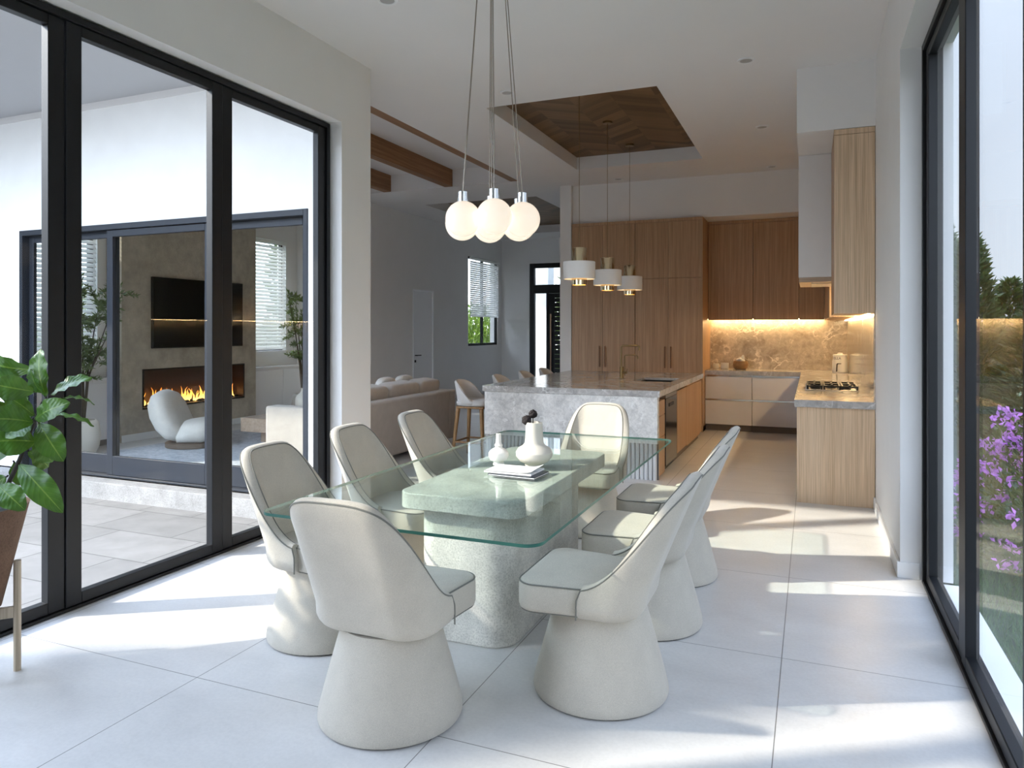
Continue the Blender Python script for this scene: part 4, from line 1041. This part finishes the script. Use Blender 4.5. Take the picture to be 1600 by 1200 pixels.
cf = conifer_proto(3.1,.62,4)
HX = [(1.95,13.3,1.08,'tall conifer in the hedge, seen in the narrow garden door panel'),(2.08,11.9,.97,'conifer in the hedge just right of the garden door mullion'),(2.86,13.4,.80,'conifer in the hedge close to the far right door stile'),
      (2.60,11.2,.62,'short conifer in the hedge below the gap of sky'),(3.75,12.6,.9,'conifer in the hedge beyond the far right door stile'),(1.62,14.9,1.0,'conifer in the hedge closest to the house wall'),(2.7,14.7,.72,'low conifer at the back of the hedge behind the others')]
for i,(x,y,s_,lb) in enumerate(HX):
    if i == 0: cf.location = (x,y,-.16); cf.scale = (1,1,s_); cf['label'] = lb
    else: dup(cf,(x,y,-.16),i*1.1,lb,(1,1,s_))
def shrub(name,label,cat,c,rx,ry,rz_,n,leafm,seed,flowers=0,L=(.05,.09),group=None,tr=None):
    rn = random.Random(seed); t = thing(name,label,cat,(c[0],c[1],c[2]),group)
    m = MB(); st = MB()
    for k in range(n):
        while True:
            p = Vector((rn.uniform(-1,1),rn.uniform(-1,1),rn.uniform(-.1,1)))
            if .25 < p.length < 1: break
        q = Vector((c[0]+p.x*rx,c[1]+p.y*ry,c[2]+.05+max(0,p.z)*rz_))
        leaf_quad(m,q,p+Vector((rn.gauss(0,.5),rn.gauss(0,.5),rn.gauss(.2,.4))),rn.uniform(*L),rn.uniform(*L)*.42,Vector((rn.gauss(0,1),rn.gauss(0,1),rn.gauss(0,1))),rn)
    for k in range(14):
        a = rn.uniform(0,2*PI); f = rn.uniform(.3,.8)
        st.tube([(c[0],c[1],c[2]),(c[0]+rx*f*.4*math.cos(a),c[1]+ry*f*.4*math.sin(a),c[2]+rz_*.5),(c[0]+rx*f*math.cos(a),c[1]+ry*f*math.sin(a),c[2]+rz_*.9)],[.012,.008,.003],5)
    obj('stems', st, BARK, t); obj('foliage', m, leafm, t, smooth=None)
    if flowers:
        fm = MB()
        for k in range(flowers):
            a = rn.uniform(0,2*PI); e = rn.uniform(-.05,1.2); p = Vector((math.cos(a)*math.cos(e),math.sin(a)*math.cos(e),math.sin(e)))*rn.uniform(.8,1.08)
            q = Vector((c[0]+p.x*rx,c[1]+p.y*ry,c[2]+.08+max(0,p.z)*rz_))
            for j in range(9):
                d = Vector((rn.gauss(0,1),rn.gauss(0,1),rn.gauss(.2,1))).normalized()
                leaf_quad(fm,q+Vector((rn.gauss(0,.022),rn.gauss(0,.022),rn.gauss(0,.022))),d,rn.uniform(.035,.06),.032,Vector((rn.gauss(0,1),rn.gauss(0,1),rn.gauss(0,1))),rn)
        obj('blossoms', fm, PETAL, t, smooth=None)
    return t
shrub('flowering_shrub','lilac flowering shrub on the lawn outside the right doors','shrub',(1.62,6.6,-.16),.62,1.1,1.0,2400,SHRUB,31,230)
def cypress(x,y,h,r,seed,label):
    rn = random.Random(seed); t = thing('cypress_tree',label,'tree',(x,y,-.5))
    obj('trunk', MB().tube([(x,y,-.5),(x,y,h*.9)],[.12,.02],8), BARK, t)
    m = MB()
    for k in range(5200):
        q = rn.random(); z = .3+q*(h-.3); rr = r*min(1,(1-q)*3.2)**.7; a = rn.uniform(0,2*PI); f = rn.uniform(.3,1.0)
        p = Vector((x+rr*f*math.cos(a),y+rr*f*math.sin(a),z)); d = Vector((math.cos(a)*.5+rn.gauss(0,.3),math.sin(a)*.5+rn.gauss(0,.3),rn.uniform(.4,1.2)))
        leaf_quad(m,p,d,rn.uniform(.2,.36),rn.uniform(.07,.13),Vector((rn.gauss(0,1),rn.gauss(0,1),.3)),rn)
    obj('foliage', m, CONIF, t, smooth=None)
def hedge(x0,x1,y0,y1,h,n,seed,label):
    rn = random.Random(seed); t = thing('garden_hedge',label,'hedge',((x0+x1)/2,(y0+y1)/2,-.5))
    st = MB(); yy = y0+.4
    while yy < y1: st.tube([((x0+x1)/2,yy,-.5),((x0+x1)/2,yy,h*.8)],[.06,.02],6); yy += .9
    m = MB().box(x0+.28,y0+.28,-.3,x1-.28,y1-.28,h-.35)
    for k in range(n):
        p = Vector((rn.uniform(x0,x1),rn.uniform(y0,y1),rn.uniform(-.4,h+.25*math.sin(k*.37))))
        leaf_quad(m,p,Vector((rn.gauss(.4,.6),rn.gauss(0,.6),rn.uniform(.1,1))),rn.uniform(.14,.26),rn.uniform(.06,.11),Vector((rn.gauss(0,1),rn.gauss(0,1),.3)),rn)
    obj('stems', st, BARK, t); obj('foliage', m, CONIF, t, smooth=None)
hedge(-15.0,-13.7,-6,5.2,4.7,13000,61,'dark clipped hedge along the far side of the courtyard')
cypress(-12.3,-4.05,9.2,.74,51,'tall narrow cypress at the edge of the courtyard shading the dining floor')
# green beyond the far windows and the front door
struct('garden_wall', MB().box(-16,22,-.5,0,22.2,3.2), STUCCO, 'white garden wall beyond the far window', 'garden wall')
struct('porch_column', MB().box(-7.6,18.9,-.2,-6.75,19.4,5), STUCCO, 'white porch column outside the front door', 'column')
struct('ground_front', MB().box(-20,17.62,-.5,3,40,-.2).box(-20,5.52,-.5,-9.25,17.62,-.2), LAWN, 'ground outside the far windows', 'ground')
shrub('garden_bush','bright green bush outside the far black window','bush',(-9.3,19.6,-.2),1.3,1.3,2.4,6000,LUSH,41,0,(.12,.22))
shrub('garden_tree','dark green tree outside the front door fanlight','tree',(-6.0,20.6,-.2),1.2,1.0,4.6,3600,CONIF,43,0,(.2,.34))
shrub('garden_bush','bright green bush outside the niche windows by the fireplace','bush',(-11.2,9.4,-.2),1.2,2.1,2.8,4200,LUSH,44,0,(.12,.22))
shrub('garden_tree','tall unseen tree added to block sun through the far black window','tree',(-10.6,14.3,-.2),1.4,1.4,7.0,5200,CONIF,47,0,(.26,.42))  # out of view, added to keep the sun off the front wall
# ------------------------------------------------------------------ light
SKY_BASE, SKY_GLOW = .42, 3.5
w = bpy.data.worlds.new('World'); SC.world = w; w.use_nodes = True; nt = w.node_tree; nt.nodes.clear()
bg = N(nt,'ShaderNodeBackground'); out = N(nt,'ShaderNodeOutputWorld')
tcn = N(nt,'ShaderNodeTexCoord'); sp = N(nt,'ShaderNodeSeparateXYZ'); nt.links.new(tcn.outputs['Generated'], sp.inputs[0])
r = ramp(nt,[(0,(.20,.20,.20)),(.02,(.76,.84,.95)),(.25,(.70,.80,.97)),(.7,(.60,.72,.95)),(1,(.52,.65,.93))]); nt.links.new(sp.outputs[2], r.inputs[0])
# the half of the sky around the sun is brighter, as hazy skies are
dotn = N(nt,'ShaderNodeVectorMath', operation='DOT_PRODUCT'); nt.links.new(tcn.outputs['Generated'], dotn.inputs[0]); dotn.inputs[1].default_value = (-.725,-.45,.522)
gl_ = math_(nt,'POWER', math_(nt,'MAXIMUM', math_(nt,'MULTIPLY', math_(nt,'ADD', dotn.outputs['Value'], .45), .69), 0.), 1.5)
nt.links.new(r.outputs[0], bg.inputs[0])
nt.links.new(math_(nt,'ADD', math_(nt,'MULTIPLY', gl_, SKY_GLOW), SKY_BASE), bg.inputs[1]); nt.links.new(bg.outputs[0], out.inputs[0])
SUN_EL = math.radians(31.5); az = Vector((.85,.53)).normalized()
sd_ = Vector((az.x*math.cos(SUN_EL),az.y*math.cos(SUN_EL),-math.sin(SUN_EL)))
sl = bpy.data.lights.new('sun','SUN'); sl.energy = 2.5; sl.color = (1,.92,.80); sl.angle = math.radians(1.3)
so_ = bpy.data.objects.new('sun', sl); C.objects.link(so_); so_.rotation_euler = sd_.to_track_quat('-Z','Y').to_euler(); so_.location = (-20,-12,14)

# ------------------------------------------------------------------ camera
cd = bpy.data.cameras.new('camera'); cd.sensor_width = 36; cd.sensor_fit = 'HORIZONTAL'; cd.lens = 36*F/1600; cd.shift_y = -85/1600; cd.clip_start = .05; cd.clip_end = 200
co = bpy.data.objects.new('camera', cd); C.objects.link(co); co.location = (0,0,CAMH); co.rotation_euler = (PI/2,0,TH); SC.camera = co
SC.view_settings.view_transform = 'Standard'; SC.view_settings.look = 'None'; SC.view_settings.gamma = 1; SC.view_settings.use_curve_mapping = False
SC.view_settings.exposure = 1.6
cy = SC.cycles; cy.use_denoising = True; cy.max_bounces = 12; cy.diffuse_bounces = 6; cy.glossy_bounces = 5; cy.transparent_max_bounces = 24; cy.sample_clamp_indirect = 8; cy.caustics_reflective = False; cy.caustics_refractive = False
